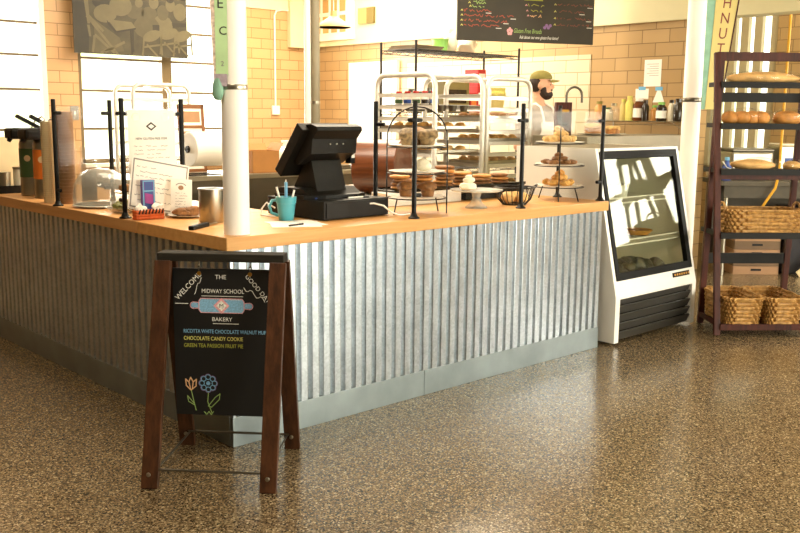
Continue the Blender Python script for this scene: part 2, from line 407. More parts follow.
def text(name, s, size, m, parent, loc, rot=(PI / 2, 0, 0), align='LEFT', ext=.0006, shear=0, sx=1.0, thin=0.0):
    c = bpy.data.curves.new(name, 'FONT'); c.body = s; c.size = size; c.extrude = ext; c.align_x = align; c.shear = shear; c.resolution_u = 3; c.offset = thin
    o = bpy.data.objects.new(name, c); COL.objects.link(o)
    bpy.context.view_layer.update()
    me = bpy.data.meshes.new_from_object(o.evaluated_get(bpy.context.evaluated_depsgraph_get()))
    bpy.data.objects.remove(o); bpy.data.curves.remove(c)
    me.materials.clear(); me.materials.append(M[m]); me.name = name
    o = bpy.data.objects.new(name, me); COL.objects.link(o); o.parent = parent; o.location = loc; o.rotation_euler = rot; o.scale = (sx, 1, 1)
    return o
def arc(cx, cz, rx, rz, a0, a1, n=16):
    return [(cx + rx * math.cos(a0 + (a1 - a0) * i / n), cz + rz * math.sin(a0 + (a1 - a0) * i / n)) for i in range(n + 1)]
def scribble(x, z, w, h, rnd, step=.006):
    pts = []; t = 0
    while t < w:
        pts.append((x + t, z + rnd.uniform(0, h))); t += step * rnd.uniform(.6, 1.4)
        if rnd.random() < .16: t += step * 1.2; yield pts; pts = []
    if len(pts) > 1: yield pts

# ================================================================== THE SETTING
CZ = 3.5
struct('floor', MB().box(-6.2, 8.2, -7.2, 7.2, -.1, 0), 'floor')
struct('ceiling', MB().box(-6.2, 8.2, -7.2, 7.2, CZ, CZ + .1), 'ceil')
WZ0, WZ1 = .9, 2.95
b = MB()
b.box(-6, 1.1, 7, 7.2, 0, CZ); b.box(1.1, 2.14, 7, 7.2, 0, WZ0); b.box(1.1, 2.14, 7, 7.2, WZ1, CZ)
b.box(2.14, 2.51, 7, 7.2, 0, CZ); b.box(2.51, 4.75, 7, 7.2, 0, WZ0); b.box(2.51, 4.75, 7, 7.2, WZ1, CZ); b.box(4.75, 6.2, 7, 7.2, 0, CZ)
struct('wall_north', b, 'brick_x')
struct('trim_1', MB().box(4.75, 6.0, 6.975, 7.0, 2.85, CZ), 'header')
b = MB(); b.box(6, 6.2, 1.2, 7, 0, 2.41)
struct('wall_east', b, 'brick_y')
struct('trim_2', MB().box(5.992, 6.0, 2.43, 5.2, 0, 2.13), 'brick_w')
struct('trim_3', MB().box(5.96, 6.2, -7, 7, 2.41, CZ), 'cream')
struct('trim_4', MB().box(5.46, 5.96, 6.93, 7.0, 2.38, CZ), 'cream')
# dining-room walls
b = MB()
for x0, x1 in ((-6, 0), (2.8, 3.4), (6.2, 8)): b.box(x0, x1, -7.2, -7, 0, CZ)
for x0, x1 in ((0, 2.8), (3.4, 6.2)): b.box(x0, x1, -7.2, -7, 0, .12); b.box(x0, x1, -7.2, -7, 2.95, CZ)
struct('wall_south', b, 'plaster')
struct('wall_west', MB().box(-6.2, -6, -7.2, 7.2, 0, CZ), 'plaster')
b = MB()
EW = [(-5.4, -1.2, 1.25, 2.95), (1.40, 2.25, .85, 2.75)]
ys = -7.2
for y0, y1, z0, z1 in EW:
    b.box(8, 8.2, ys, y0, 0, CZ); b.box(8, 8.2, y0, y1, 0, z0); b.box(8, 8.2, y0, y1, z1, CZ); ys = y1
b.box(8, 8.2, ys, 7.2, 0, CZ)
struct('wall_far_east', b, 'brick_y')
struct('wall_partition', MB().box(6.2, 8, 2.35, 2.5, 0, CZ), 'cream')
def window(n, axis, p, a0, a1, z0, z1, mull, trans, fm, fw_=.05, wm=.05, wt=.028):
    f = MB()
    def bx(u0, u1, za, zb, d0=0, d1=.07):
        if axis == 'y': f.box(u0, u1, p + d0, p + d1, za, zb)
        else: f.box(p + d0, p + d1, u0, u1, za, zb)
    bx(a0, a1, z0, z0 + fw_); bx(a0, a1, z1 - fw_, z1); bx(a0, a0 + fw_, z0, z1); bx(a1 - fw_, a1, z0, z1)
    for m in mull: bx(m - wm / 2, m + wm / 2, z0, z1)
    for t in trans: bx(a0, a1, t - wt / 2, t + wt / 2, .01, .06)
    o = struct('window_%d' % n, f, fm)
    g = MB()
    if axis == 'y': g.box(a0 + .02, a1 - .02, p + .032, p + .038, z0 + .02, z1 - .02)
    else: g.box(p + .032, p + .038, a0 + .02, a1 - .02, z0 + .02, z1 - .02)
    obj('window_pane', g, 'pane', o)
    return o
w = window(1, 'y', 7.03, 1.1, 2.14, WZ0, WZ1, [], [1.29, 1.735, 2.11, 2.46, 2.8], 'wframe')
obj('casing', MB().box(2.075, 2.139, 6.985, 7.05, WZ0, WZ1), 'wwhite', w)
w = window(2, 'y', 7.03, 2.51, 4.75, WZ0, WZ1, [3.65], [1.3, 1.74, 2.11, 2.46, 2.8], 'wframe', wm=.13)
obj('casing', MB().box(4.62, 4.749, 6.985, 7.05, WZ0, WZ1), 'wwhite', w)
obj('sill', MB().box(2.5, 4.76, 6.9, 7.05, WZ0 - .04, WZ0), 'wwhite', w)
window(3, 'x', 8.03, -5.4, -1.2, 1.25, 2.95, [-4.0, -2.6], [1.9], 'wframe', wm=.09, wt=.06)
window(4, 'x', 8.03, 1.40, 2.25, .85, 2.75, [1.64, 1.80, 1.95, 2.09], [], 'slatframe', wm=.09, fw_=.09)
for i, (x0, x1) in enumerate(((0, 2.8), (3.4, 6.2))):
    window(5 + i, 'y', -7.09, x0, x1, .12, 2.95, [x0 + .93, x0 + 1.87], [1.1, 2.2], 'wframe', wm=.08, wt=.05)
# kitchen door in the east wall
d = MB(); d.box(5.95, 5.999, 5.36, 6.30, 0, 2.17)
door = struct('door_1', d, 'wwhite')
obj('panel', MB().box(5.93, 5.951, 5.44, 6.22, .02, 2.08), 'white_metal', door)
obj('knob', MB().blob((5.89, 6.15, 1.0), .03, .03, .03, lump=0, sub=2), 'brass', door, True)
# vents on the soffit above the door
t = thing('wall_vent', 'white louvred wall vent of two rows of slots above the kitchen door', 'vent', (5.96, 6.6, 2.5))
obj('frame', MB().box(-.03, 0, -.42, .44, -.02, .62), 'wwhite', t)
for r_ in range(2):
    for k in range(4): obj('slot', MB().box(-.036, -.03, .28 - k * .18, .40 - k * .18, .08 + r_ * .27, .30 + r_ * .27), 'tan', t)
t = thing('wall_grille', 'small square grille with lit and shaded halves in its colours on the pale soffit right of the hanging lamp', 'vent', (5.96, 5.92, 2.66))
obj('lit_half', MB().box(-.03, 0, 0, .17, 0, .2), 'tan', t)
obj('louvre', MB().box(-.034, 0, -.14, -.005, 0, .2), 'vent', t)  # light and shade put into the colours of the two grille halves

# ================================================================== COUNTERS
WT = .96
def corr(axis, a0, a1, z0, z1):
    b = MB(); P = .0676; n = int((a1 - a0) / P * 24); prev = None; first = None
    for i in range(n + 1):
        a = a0 + (a1 - a0) * i / n
        c = math.cos(2 * PI * a / P) + .62
        y = .0105 - .0105 * max(-1, min(1, 2.6 * c)) * 1.1
        co = [(a, y, z0), (a, y, z1)] if axis == 'x' else [(y, a, z0), (y, a, z1)]
        cur = [b.b.verts.new(q) for q in co]
        if prev: b.b.faces.new((prev[0], cur[0], cur[1], prev[1]))
        prev = cur
    return b
t = thing('service_counter', 'front run of the counter, bright corrugated metal facing the camera', 'counter', (0, 0, 0), 0, None)
obj('carcass', MB().box(.02, 2.80, .02, .76, 0, .899), 'steel_dark', t)
obj('corrugated_cladding', corr('x', .004, 2.80, .137, .899), 'galv', t, True)
obj('kick_plate', MB().box(0, 1.205, -.003, .019, 0, .137, bev=.002), 'kick', t)
obj('end_cladding', corr('y', .004, .777, .137, .899), 'galv', t, True)
obj('end_kick_plate', MB().box(-.003, .019, .02, .777, 0, .137, bev=.002), 'kick', t)
obj('kick_plate', MB().box(1.209, 2.80, -.003, .019, 0, .137, bev=.002), 'kick', t)
t = thing('service_counter', 'left run of the counter, shaded corrugated metal running back to the windows', 'counter', (0, 0, 0), 0, None)
obj('carcass', MB().box(.02, .74, .78, 3.60, 0, .899), 'steel_dark', t)
obj('corrugated_cladding', corr('y', .7775, 3.60, .137, .899), 'galv', t, True)
obj('kick_plate', MB().box(-.003, .019, .778, 3.60, 0, .137, bev=.002), 'kick', t)
o = obj('worktop', MB().box(-.03, 2.816, -.03, .779, .9, WT, bev=.004), 'maple_x'); tag(o, 'butcher block worktop on the front run under the cash register', 'worktop')
o = obj('worktop', MB().box(-.03, .78, .781, 3.62, .9, WT, bev=.004), 'maple_y'); tag(o, 'butcher block worktop on the left run under the coffee airpots', 'worktop')

# ------------------------------------------------------------------ sneeze guards
def guard(label, posts, panes, clamps):
    t = thing('sneeze_guard', label, 'glass guard', (posts[0][0], posts[0][1], WT)); ox, oy = posts[0]
    for i, (x, y) in enumerate(posts):
        p = obj('post', MB().lathe([(.0125, .004), (.0125, .598), (.010, .602), (0, .602)], 14, Matrix.Translation((x - ox, y - oy, 0))), 'post', t, True)
        obj('flange', MB().lathe([(.03, 0), (.03, .006), (.02, .012), (.0125, .03)], 18, Matrix.Translation((x - ox, y - oy, 0))), 'post', p, True)
        for dx, dy, z in clamps[i]:
            obj('clamp', MB().tube([(x - ox, y - oy, z), (x - ox + dx, y - oy + dy, z)], .011, 10), 'post', p, True)
    for (x0, y0), (x1, y1) in panes:
        obj('glass_pane', MB().bar((x0 - ox, y0 - oy, .29), (x1 - ox, y1 - oy, .29), .006, .54), 'glass', t)
    return t
L1, L2, B1, B2 = (-.005, 1.767), (-.005, .948), (.33, 1.767), (.33, .948)
guard('black-posted glass guard over the dome lid on the left run', [L2, L1, B2, B1],
      [((L1[0], L1[1] - .02), (L2[0], L2[1] + .02)), ((L1[0] + .02, L1[1]), (B1[0] - .02, B1[1])), ((L2[0] + .02, L2[1]), (B2[0] - .02, B2[1]))],
      [[(0, .045, .525), (.045, 0, .525), (0, .045, .09)], [(0, -.04, .525), (.04, 0, .525), (0, -.04, .09)], [(-.05, 0, .525), (-.05, 0, .09)], [(-.05, 0, .525), (-.05, 0, .09)]])
R1, R2, R3, Q1, Q3 = (1.138, .02), (2.0, .02), (2.79, .02), (1.172, .36), (2.79, .36)
guard('black-posted glass guard along the front run before the pastry stands', [R1, R2, R3, Q1, Q3],
      [((R1[0] + .02, R1[1]), (R2[0] - .02, R2[1])), ((R2[0] + .02, R2[1]), (R3[0] - .02, R3[1])), ((R1[0], R1[1] + .02), (Q1[0], Q1[1] - .02)), ((R3[0], R3[1] + .02), (Q3[0], Q3[1] - .02))],
      [[(.045, 0, .505), (0, .045, .505), (-.03, 0, .505), (.045, 0, .12)], [(-.04, 0, .505), (.04, 0, .505), (.04, 0, .12)], [(-.045, 0, .505), (-.045, 0, .12)], [(.02, -.05, .48)], [(.02, -.05, .48)]])

# ------------------------------------------------------------------ columns
t = thing('column', 'white round column rising from the counter corner', 'column', (.085, .065, WT))
obj('pipe', MB().lathe([(.0575, .0), (.0575, CZ - WT)], 32), 'column', t, True)
obj('band', MB().lathe([(.0585, .632), (.0595, .634), (.0595, .652), (.0585, .654)], 32), 'steel', t, True)
t = thing('column', 'white round column standing between the glass case and the bread rack', 'column', (4.529, .408, 0))
obj('pipe', MB().lathe([(.070, 0), (.070, CZ)], 32), 'column', t, True)
obj('band', MB().lathe([(.071, 1.61), (.0725, 1.612), (.0725, 1.642), (.071, 1.644)], 32), 'steel_dark', t, True)
t = thing('column', 'slim pale column with grey conduit standing behind the cash register', 'column', (2.69, 2.93, 0))
obj('pipe', MB().lathe([(.036, 0), (.036, CZ)], 24), 'column', t, True)
obj('conduit', MB().lathe([(.038, 0), (.038, CZ)], 20, Matrix.Translation((.03, -.055, 0))), 'greypaint', t, True)
obj('band', MB().lathe([(.04, 1.58), (.04, 1.60)], 20, Matrix.Translation((.03, -.055, 0))), 'steel', t, True)
# streamer tied to the counter column
t = thing('streamer', 'green paper streamer with black letters hanging on the counter column', 'streamer', (.034, .074, 1.545), math.atan2(-.683, .73))
obj('green_strip', MB().box(-.022, .03, -.035, -.032, .11, 1.4), 'ribbon', t)
obj('print_strip', MB().bar((-.018, -.030, .06), (-.04, -.030, .75), .003, .026, (1, 0, 0)).bar((-.04, -.030, .75), (-.04, -.030, 1.4), .003, .026, (1, 0, 0)), 'pinkprint', t)
obj('tag', MB().box(-.03, .025, -.038, -.035, .06, .112), 'lilac', t)
obj('knot', MB().blob((-.016, -.03, .045), .026, .02, .05, 3, .1, 2), 'teal', t, True)
text('lettering', 'E', .06, 'ink', t, (-.013, -.0362, .385))
text('lettering', 'C', .05, 'ink', t, (-.006, -.0362, .275))
text('lettering', '2', .03, 'print', t, (.0, -.0362, .145))
text('lettering', 'L', .05, 'ink', t, (-.012, -.0362, .51))

# ================================================================== SANDWICH BOARD
bx0, by0 = -.132, -.158
t = thing('sandwich_board', 'dark wooden A-frame sign with hanging chalkboard in front of the counter corner', 'sandwich board', (bx0, by0, 0), math.radians(-47.5))
HW, HT = .25, .918
for sx in (-1, 1):
    for sy in (-1, 1):
        xo = .005 * sx
        a = (sx * .241, -.285 if sy < 0 else .226, 0); c = (sx * .240, sy * .035, HT - .03)
        lg = MB().bar(a, c, .068, .028, (0, 1, 0), .003)
        # trim foot flat
        for v in lg.b.verts:
            if v.co.z < 0: v.co.z = 0
        o = obj('leg', lg, 'darkwood', t)
        obj('bolt', MB().lathe([(.009, 0), (.009, .004), (.005, .007), (0, .007)], 12, Matrix.Translation((sx * .241, -.294 if sy < 0 else .196, .062)) @ Matrix.Rotation(PI / 2, 4, 'X')), 'steel', o, True)
obj('top_bar', MB().box(-HW - .014, HW + .014, -.045, .045, HT - .03, HT + .004, bev=.004), 'barwood', t)
for sy in (-1, 1): obj('spreader_rod', MB().tube([(-HW + .02, -.27 if sy < 0 else .193, .075), (HW - .02, -.27 if sy < 0 else .193, .075)], .0055, 8), 'steel_dark', t, True)
for sx in (-1, 1): obj('spreader_rod', MB().tube([(sx * (HW - .028), -.27, .07), (sx * (HW - .028), .2, .07)], .0045, 8), 'steel_dark', t, True)
for cx in (-.10, .115):
    ch = obj('chain', MB().tube([(cx, 0, HT - .03), (cx, 0, HT - .045)], .003, 6), 'chrome', t, True)
    for k in range(3):
        ob = MB(); pts = [(cx + (.006 * math.cos(q) if k % 2 else 0), (0 if k % 2 else .006 * math.cos(q)), HT - .05 - .012 * k + .009 * math.sin(q)) for q in [2 * PI * j / 10 for j in range(10)]]
        obj('link', ob.tube(pts, .002, 6, True), 'chrome', ch, True)
    obj('grommet', MB().lathe([(.009, -.001), (.009, .002), (.004, .003)], 14, Matrix.Translation((cx, -.0065, HT - .085)) @ Matrix.Rotation(PI / 2, 4, 'X')), 'brass', ch, True)
bt, bb = HT - .065, HT - .065 - .632
brd = obj('chalkboard', MB().box(-.214, .212, -.006, .006, bb, bt, bev=.001), 'chalkboard', t)
F = -.0063
def bl(px, py):  # photo pixels on the board -> board metres
    return ((px - 222) * .00418 - .012, bt - (py - 268) * .00426)
# chalk: arched words
def arched(s, cx, cz, r, a0, da, size, m):
    for i, chh in enumerate(s):
        a = a0 - da * i
        text('chalk_lettering', chh, size, m, brd, (cx + r * math.cos(a), F - .0004, cz + r * math.sin(a)), (PI / 2, -(a - PI / 2), 0), 'CENTER', .0004)
def diag(s, p0, p1, size, m):
    dx, dz = p1[0] - p0[0], p1[1] - p0[1]; ang = math.atan2(dz, dx)
    o = text('chalk_lettering', s, size, m, brd, (p0[0], F - .0004, p0[1]), (0, 0, 0), 'LEFT', .0004, thin=-.0001)
    o.rotation_euler = Euler((PI / 2, -ang, 0), 'XYZ')
    return o
diag('WELCOME', bl(179, 300), bl(203, 275), .031, 'chalk_white')
text('chalk_lettering', 'THE', .026, 'chalk_white', brd, (*bl(217, 278)[:1], F - .0004, bl(217, 278)[1]), ext=.0004, thin=-.0001)
diag('GOOD DAY', bl(247, 275), bl(268, 299), .027, 'chalk_white')
text('chalk_lettering', 'MIDWAY SCHOOL', .025, 'chalk_white', brd, (bl(203, 292)[0], F - .0004, bl(203, 292)[1]), ext=.0004, sx=.86, thin=-.0001)
text('chalk_lettering', 'BAKERY', .024, 'chalk_white', brd, (bl(213, 320)[0], F - .0004, bl(213, 320)[1]), ext=.0004, sx=1.0, thin=-.0001)
for i, (s, c, x) in enumerate((('RICOTTA WHITE CHOCOLATE WALNUT MUFFIN', 'chalk_blue', .4), ('CHOCOLATE CANDY COOKIE', 'chalk_yellow', .43), ('GREEN TEA PASSION FRUIT PIE', 'chalk_olive', .40))):
    p = bl(183.5, 331 + i * 7.2)
    text('chalk_lettering', s, .0235, c, brd, (p[0], F - .0004, p[1] - .006), ext=.0004, sx=.78 if i else .72, thin=0)
# rolling pin emblem
cx, cz = bl(223, 304.5)
pin = MB(); hw, hh = .088, .030
body = [(cx - hw, cz - hh), (cx + hw, cz - hh), (cx + hw + .008, cz - hh + .012), (cx + hw + .008, cz + hh - .012), (cx + hw, cz + hh), (cx - hw, cz + hh), (cx - hw - .008, cz + hh - .012), (cx - hw - .008, cz - hh + .012)]
pin.xz(body, F - .0006, F)
for s_ in (-1, 1):
    pin.xz([(cx + s_ * (hw + .008), cz - .010), (cx + s_ * (hw + .03), cz - .010)] + [(cx + s_ * (hw + .03 + .012 * math.sin(q)), cz - .012 * math.cos(q)) for q in [PI * j / 8 for j in range(9)]] + [(cx + s_ * (hw + .008), cz + .010)], F - .0006, F)
obj('chalk_drawing', pin, 'chalk_blue', brd)
ol = MB()
ol.strokes([body + body[:1]], .003, F - .0008, .0004)
for s_ in (-1, 1):
    ol.strokes([[(cx + s_ * (hw + .008), cz - .012), (cx + s_ * (hw + .03), cz - .013)] + [(cx + s_ * (hw + .03 + .015 * math.sin(q)), cz - .014 * math.cos(q)) for q in [PI * j / 8 for j in range(9)]] + [(cx + s_ * (hw + .008), cz + .012)]], .003, F - .0008, .0004)
ol.xz([(cx, cz - .034), (cx + .034, cz), (cx, cz + .034), (cx - .034, cz)], F - .0012, F - .0006)
obj('chalk_drawing', ol, 'chalk_pink', brd)
obj('chalk_drawing', MB().xz([(cx, cz - .022), (cx + .022, cz), (cx, cz + .022), (cx - .022, cz)], F - .0016, F - .0012), 'chalk_white', brd)
text('chalk_lettering', 'M', .026, 'ink', brd, (cx, F - .0018, cz - .009), align='CENTER', ext=.0003)
# wavy lines, underlines
wv = MB()
wv.strokes([[bl(203 - .9 * k, 277 + 1.9 * k + 2 * math.sin(k * 1.1)) for k in range(9)], [bl(176, 303), bl(189, 303)], [bl(203, 295), bl(245, 295)], [bl(208, 298.5), bl(243, 298.5)], [bl(214, 322.5), bl(240, 322.5)],
            [bl(246 + 2.1 * k, 286 + 1.3 * k + 2.2 * math.sin(k * 1.3)) for k in range(11)]], .0022, F, .0006)
obj('chalk_drawing', wv, 'chalk_white', brd)
# flowers
fx, fz = bl(207.5, 383.5)
fb = MB()
for k in range(8):
    a = 2 * PI * k / 8; px, pz = fx + .027 * math.cos(a), fz + .027 * math.sin(a)
    fb.strokes([arc(px, pz, .0105, .0105, 0, 2 * PI, 10)], .003, F, .0006)
fb.xz(arc(fx, fz, .009, .009, 0, 2 * PI, 12)[:-1], F - .0006, F)
obj('chalk_drawing', fb, 'chalk_blue', brd)
fl = MB()
for k in range(8):
    a = 2 * PI * k / 8; px, pz = fx + .027 * math.cos(a), fz + .027 * math.sin(a)
    fl.strokes([arc(px, pz, .0135, .0135, a - 1.3, a + 1.3, 8)], .0022, F - .0007, .0004)
obj('chalk_drawing', fl, 'chalk_purple', brd)
tx, tz = bl(190.5, 384)
tf = MB(); tf.strokes([[(tx - .004, tz - .03), (tx - .024, tz - .01), (tx - .026, tz + .018), (tx - .013, tz + .005), (tx - .004, tz + .026), (tx + .006, tz + .006), (tx + .02, tz + .018), (tx + .018, tz - .012), (tx - .004, tz - .03)], [(tx - .012, tz + .004), (tx - .006, tz - .024)], [(tx + .006, tz + .006), (tx + .002, tz - .024)]], .0045, F, .0006)
obj('chalk_drawing', tf, 'chalk_orange', brd)
st = MB()
st.strokes([[(tx - .003, tz - .03), (tx + .006, tz - .075), (tx + .016, tz - .118)], [(tx + .01, tz - .09), (tx - .02, tz - .055), (tx - .016, tz - .08), (tx + .01, tz - .095)],
            ], .003, F, .0006)
obj('chalk_drawing', st, 'chalk_green', brd)
st = MB()
st.strokes([[(fx, fz - .04), (fx - .004, fz - .08), (fx + .012, fz - .128)], [(fx - .002, fz - .1), (fx + .03, fz - .06), (fx + .05, fz - .045), (fx + .046, fz - .07), (fx + .012, fz - .105), (fx - .002, fz - .1)],
            [(fx - .02, fz - .125), (fx - .01, fz - .138), (fx, fz - .124), (fx + .01, fz - .138), (fx + .02, fz - .124)]], .003, F, .0006)
obj('chalk_drawing', st, 'chalk_green', brd)

# ================================================================== GLASS-FRONTED CASE
cx0, cx1, cy1 = 2.885, 3.895, .80
t = thing('display_case', 'white refrigerated case with slanted glass door and black louvred base', 'display case', (cx0, -.07, 0))
w_ = cx1 - cx0; dY = cy1 + .07
prof = [(0, .02), (dY, .02), (dY, 1.285), (.21, 1.285), (0, .325)]
def yz(mb, poly, x0, x1):
    n = len(poly); vs = [(x0, y, z) for y, z in poly] + [(x1, y, z) for y, z in poly]
    return mb._new(vs, [tuple(range(n)), tuple(range(n, 2 * n))[::-1]] + [(i, n + i, n + (i + 1) % n, (i + 1) % n) for i in range(n)])
obj('side_panel', yz(MB(), prof, 0, .03), 'white_metal', t)
obj('side_panel', yz(MB(), prof, w_ - .03, w_), 'white_metal', t)
obj('top_panel', MB().box(.03, w_ - .03, .235, dY, 1.262, 1.284), 'steelmid', t)
obj('top_trim', MB().box(.03, w_ - .03, .2, .235, 1.262, 1.285), 'white_metal', t)
obj('back_panel', MB().box(.03, w_ - .03, dY - .03, dY, .02, 1.262), 'caseint', t)
obj('deck', MB().box(.03, w_ - .03, .06, dY - .03, .40, .42), 'caseint', t)
obj('floor_pan', MB().box(.03, w_ - .03, .05, dY - .03, .02, .05), 'steel_dark', t)
sl = Vector((.21, .96)).normalized()                       # slope direction (y, z) of the glass plane
def sp(k, off=0):  # point at distance k up the slope from the kink, offset outwards
    return (0 + sl.x * k - sl.y * off, .325 + sl.y * k + sl.x * off)
SL = math.hypot(.21, .96)
def slab(mb, x0, x1, k0, k1, o0, o1):
    a, b_, c, d = sp(k0, o0), sp(k1, o0), sp(k1, o1), sp(k0, o1)
    return yz(mb, [a, b_, c, d], x0, x1)
obj('front_panel', slab(MB(), .03, w_ - .03, 0, .105, -.03, 0), 'white_metal', t)
fr = MB()
slab(fr, .035, w_ - .035, .105, .155, -.03, .006); slab(fr, .035, w_ - .035, SL - .07, SL - .012, -.03, .006)
slab(fr, .035, .07, .155, SL - .07, -.03, .006); slab(fr, w_ - .085, w_ - .035, .155, SL - .07, -.03, .006)
dr = obj('door_frame', fr, 'gasket', t)
obj('door_glass', slab(MB(), .06, w_ - .075, .14, SL - .06, -.014, -.008), 'caseglass', dr)
obj('nameplate', slab(MB(), w_ - .30, w_ - .08, .055, .088, 0, .004), 'gasket', t)
pl_ = obj('nameplate_lettering', MB(), 'beige', t)
g = MB()
for k in range(7): slab(g, w_ - .28 + k * .03, w_ - .263 + k * .03, .064, .079, .004, .005)
bpy.data.objects.remove(pl_); obj('nameplate_lettering', g, 'brass', t)
obj('base_back', MB().box(.03, w_ - .03, .045, .055, .03, .33), 'gasket', t)
for k in range(5):
    z = .03 + k * .058
    obj('louvre', MB().bar((.05, .024, z + .03), (w_ - .05, .024, z + .03), .012, .058, (0, -.45, 1)), 'louvre', t)
obj('grille_frame', MB().box(.03, .05, .0, .05, .02, .325).box(w_ - .05, w_ - .03, .0, .05, .02, .325).box(.05, w_ - .05, .0, .05, .31, .325), 'white_metal', t)
for z, y0 in ((.64, .13), (.92, .19)):
    sh = MB()
    for k in range(22): sh.tube([(.05 + k * (w_ - .1) / 21, y0, z), (.05 + k * (w_ - .1) / 21, dY - .05, z)], .0035, 6)
    for y in (y0, (y0 + dY) / 2, dY - .06): sh.tube([(.03, y, z - .005), (w_ - .03, y, z - .005)], .0055, 6)
    sh.tube([(.04, y0, z + .03), (w_ - .04, y0, z + .03)], .0055, 6); sh.tube([(.04, y0, z), (.04, y0, z + .03)], .003, 6); sh.tube([(w_ - .04, y0, z), (w_ - .04, y0, z + .03)], .003, 6)
    obj('wire_shelf', sh, 'white_metal', t, True)
# food inside the case
def in_case(x, y, z): return (cx0 + x, -.07 + y, z)
p = thing('tart', 'round baked tart on a plate inside the glass case, middle shelf', 'pie', in_case(.72, .33, .6435))
obj('plate', MB().lathe([(.06, 0), (.13, .014), (.135, .016), (.06, .006)], 28), 'china', p, True)
obj('crust', MB().lathe([(.08, .013), (.115, .045), (.108, .048), (.095, .034), (0, .036)], 28), 'pastry', p, True)
obj('filling', MB().lathe([(.098, .034), (.09, .043), (0, .047)], 24), 'muffin', p, True)
for i in range(10):
    x = .25 + (i % 5) * .115; y = .16 + (i // 5) * .15
    o = obj('salad_bag', MB().blob((0, 0, .036), .058, .07, .04 + .006 * (i % 3), i, .2, 3, .85), 'fruit', None, True, loc=in_case(x, y, .4205)); tag(o, 'dark bag of greens on the floor of the glass case', 'food bag', 'bags of greens in the case')
    o.rotation_euler = (0, 0, i * .7)
for i, (x, lab) in enumerate(((.16, 'cream tub on the top shelf of the glass case, left one'), (.32, 'cream tub on the top shelf of the glass case, right one'))):
    o = thing('cream_tub', lab, 'food tub', in_case(x + .3, .42, .9235))
    obj('tub', MB().lathe([(.05, 0), (.06, .08), (.056, .08), (.046, .006), (0, .006)], 20), 'china', o, True)
    obj('lid', MB().lathe([(.062, .08), (.062, .09), (0, .09)], 20), 'jar4', o, True)

# ================================================================== BREAD RACK (right)
RZ = math.radians(-40.5)
ru = Vector((math.cos(RZ), math.sin(RZ), 0)); rv = Vector((-math.sin(RZ), math.cos(RZ), 0))
rb = Vector((3.837, -.223, 0)) + ru * .313
t = thing('bread_rack', 'dark reddish wooden A-frame bread rack beside the glass case', 'shelf rack', rb, RZ)
RH = 1.935
def vf(z): return -.205 + (.305) * z / RH
def vr(z): return .205 - (.10) * z / RH
for sx in (-1, 1):
    obj('leg', MB().bar((sx * .335, vf(0), 0.006), (sx * .335, vf(RH), RH), .042, .03, (0, 1, 0), .003), 'redwood', t)
    obj('leg', MB().bar((sx * .30, vr(0), 0.004), (sx * .30, vr(RH - .05), RH - .05), .042, .03, (0, 1, 0), .003), 'redwood', t)
obj('top_rail', MB().box(-.335, .335, .085, .115, RH - .055, RH + .005, bev=.003), 'redwood', t)
obj('rear_rail', MB().box(-.33, .33, vr(1.63) - .01, vr(1.63) + .012, 1.60, 1.665), 'shelfblack', t)
obj('rear_rail', MB().box(-.3, .3, vr(.48) - .01, vr(.48) + .012, .45, .525), 'shelfblack', t)
shelves = [(1.725, .03, .27), (1.443, -.02, .27), (1.131, -.06, .28), (.697, -.12, .26), (.075, -.22, .22)]
ST = []
for z, y0, y1 in shelves:
    y0 = vf(z) - .02
    s_ = MB(); s_.box(-.312, .312, y0 + .012, y1, z - .012, z)
    s = obj('shelf', s_, 'shelfblack', t)
    lip = MB(); lip.box(-.317, .317, y0 - .012, y0 + .01, z - .03, z + .012); lip.box(-.317, -.30, y0, y1, z - .02, z + .012); lip.box(.30, .317, y0, y1, z - .02, z + .012)
    obj('lip', lip, 'redwood' if z < .5 else 'shelfblack', s); ST.append((z, y0, y1))
obj('support_rail', MB().box(-.32, .32, vf(1.08) - .005, vf(1.08) + .012, 1.07, 1.10), 'redwood', t)
def on_rack(u, v, z): return rb + ru * u + rv * v + Vector((0, 0, z))

def loaf(label, loc, L, Wd, H, rz, seed, m='bread', wrap=True, braid=0, group=None):
    t = thing('bread_loaf', label, 'bread', loc, rz, group)
    b = MB()
    if braid:
        for k in range(braid):
            b.blob(((-.5 + (k + .5) / braid) * L * .86, .006 * (-1) ** k, H * .48), L / braid * .72, Wd / 2, H * .5, seed + k, .05, 3, .9)
    else: b.blob((0, 0, H * .48), L / 2, Wd / 2, H * .52, seed, .05, 3, .9)
    for v in b.b.verts: v.co.z = max(v.co.z, .001)
    obj('crust', b, m, t, True)
    if wrap:
        wv = MB(); wv.blob((.012, 0, H * .55), L / 2 + .022, Wd / 2 + .012, H * .6, seed + 9, .10, 3, .85)
        for v in wv.b.verts: v.co.z = max(v.co.z, .0005)
        obj('plastic_bag', wv, 'plasticwrap', t)
    return t
z1 = shelves[0][0]; loaf('long golden loaf in clear plastic on the top shelf of the bread rack', on_rack(.02, .15, z1), .54, .14, .085, RZ, 3, 'bread_l')
z2 = shelves[1][0]; loaf('dark braided loaf at the left of the second shelf of the bread rack', on_rack(-.11, .09, z2), .33, .14, .10, RZ, 5, 'bread', True, 4)
loaf('short round loaf right of the braided loaf on the second shelf of the bread rack', on_rack(.185, .09, z2), .2, .13, .10, RZ, 8, 'bread')
z3 = shelves[2][0]; loaf('flat bagged loaf on the left of the third shelf of the bread rack', on_rack(-.055, .05, z3), .32, .15, .075, RZ, 13, 'bread_l')
loaf('bagged pale loaf at the right end of the third shelf of the bread rack', on_rack(.225, .05, z3), .12, .15, .065, RZ, 17, 'bread_l')
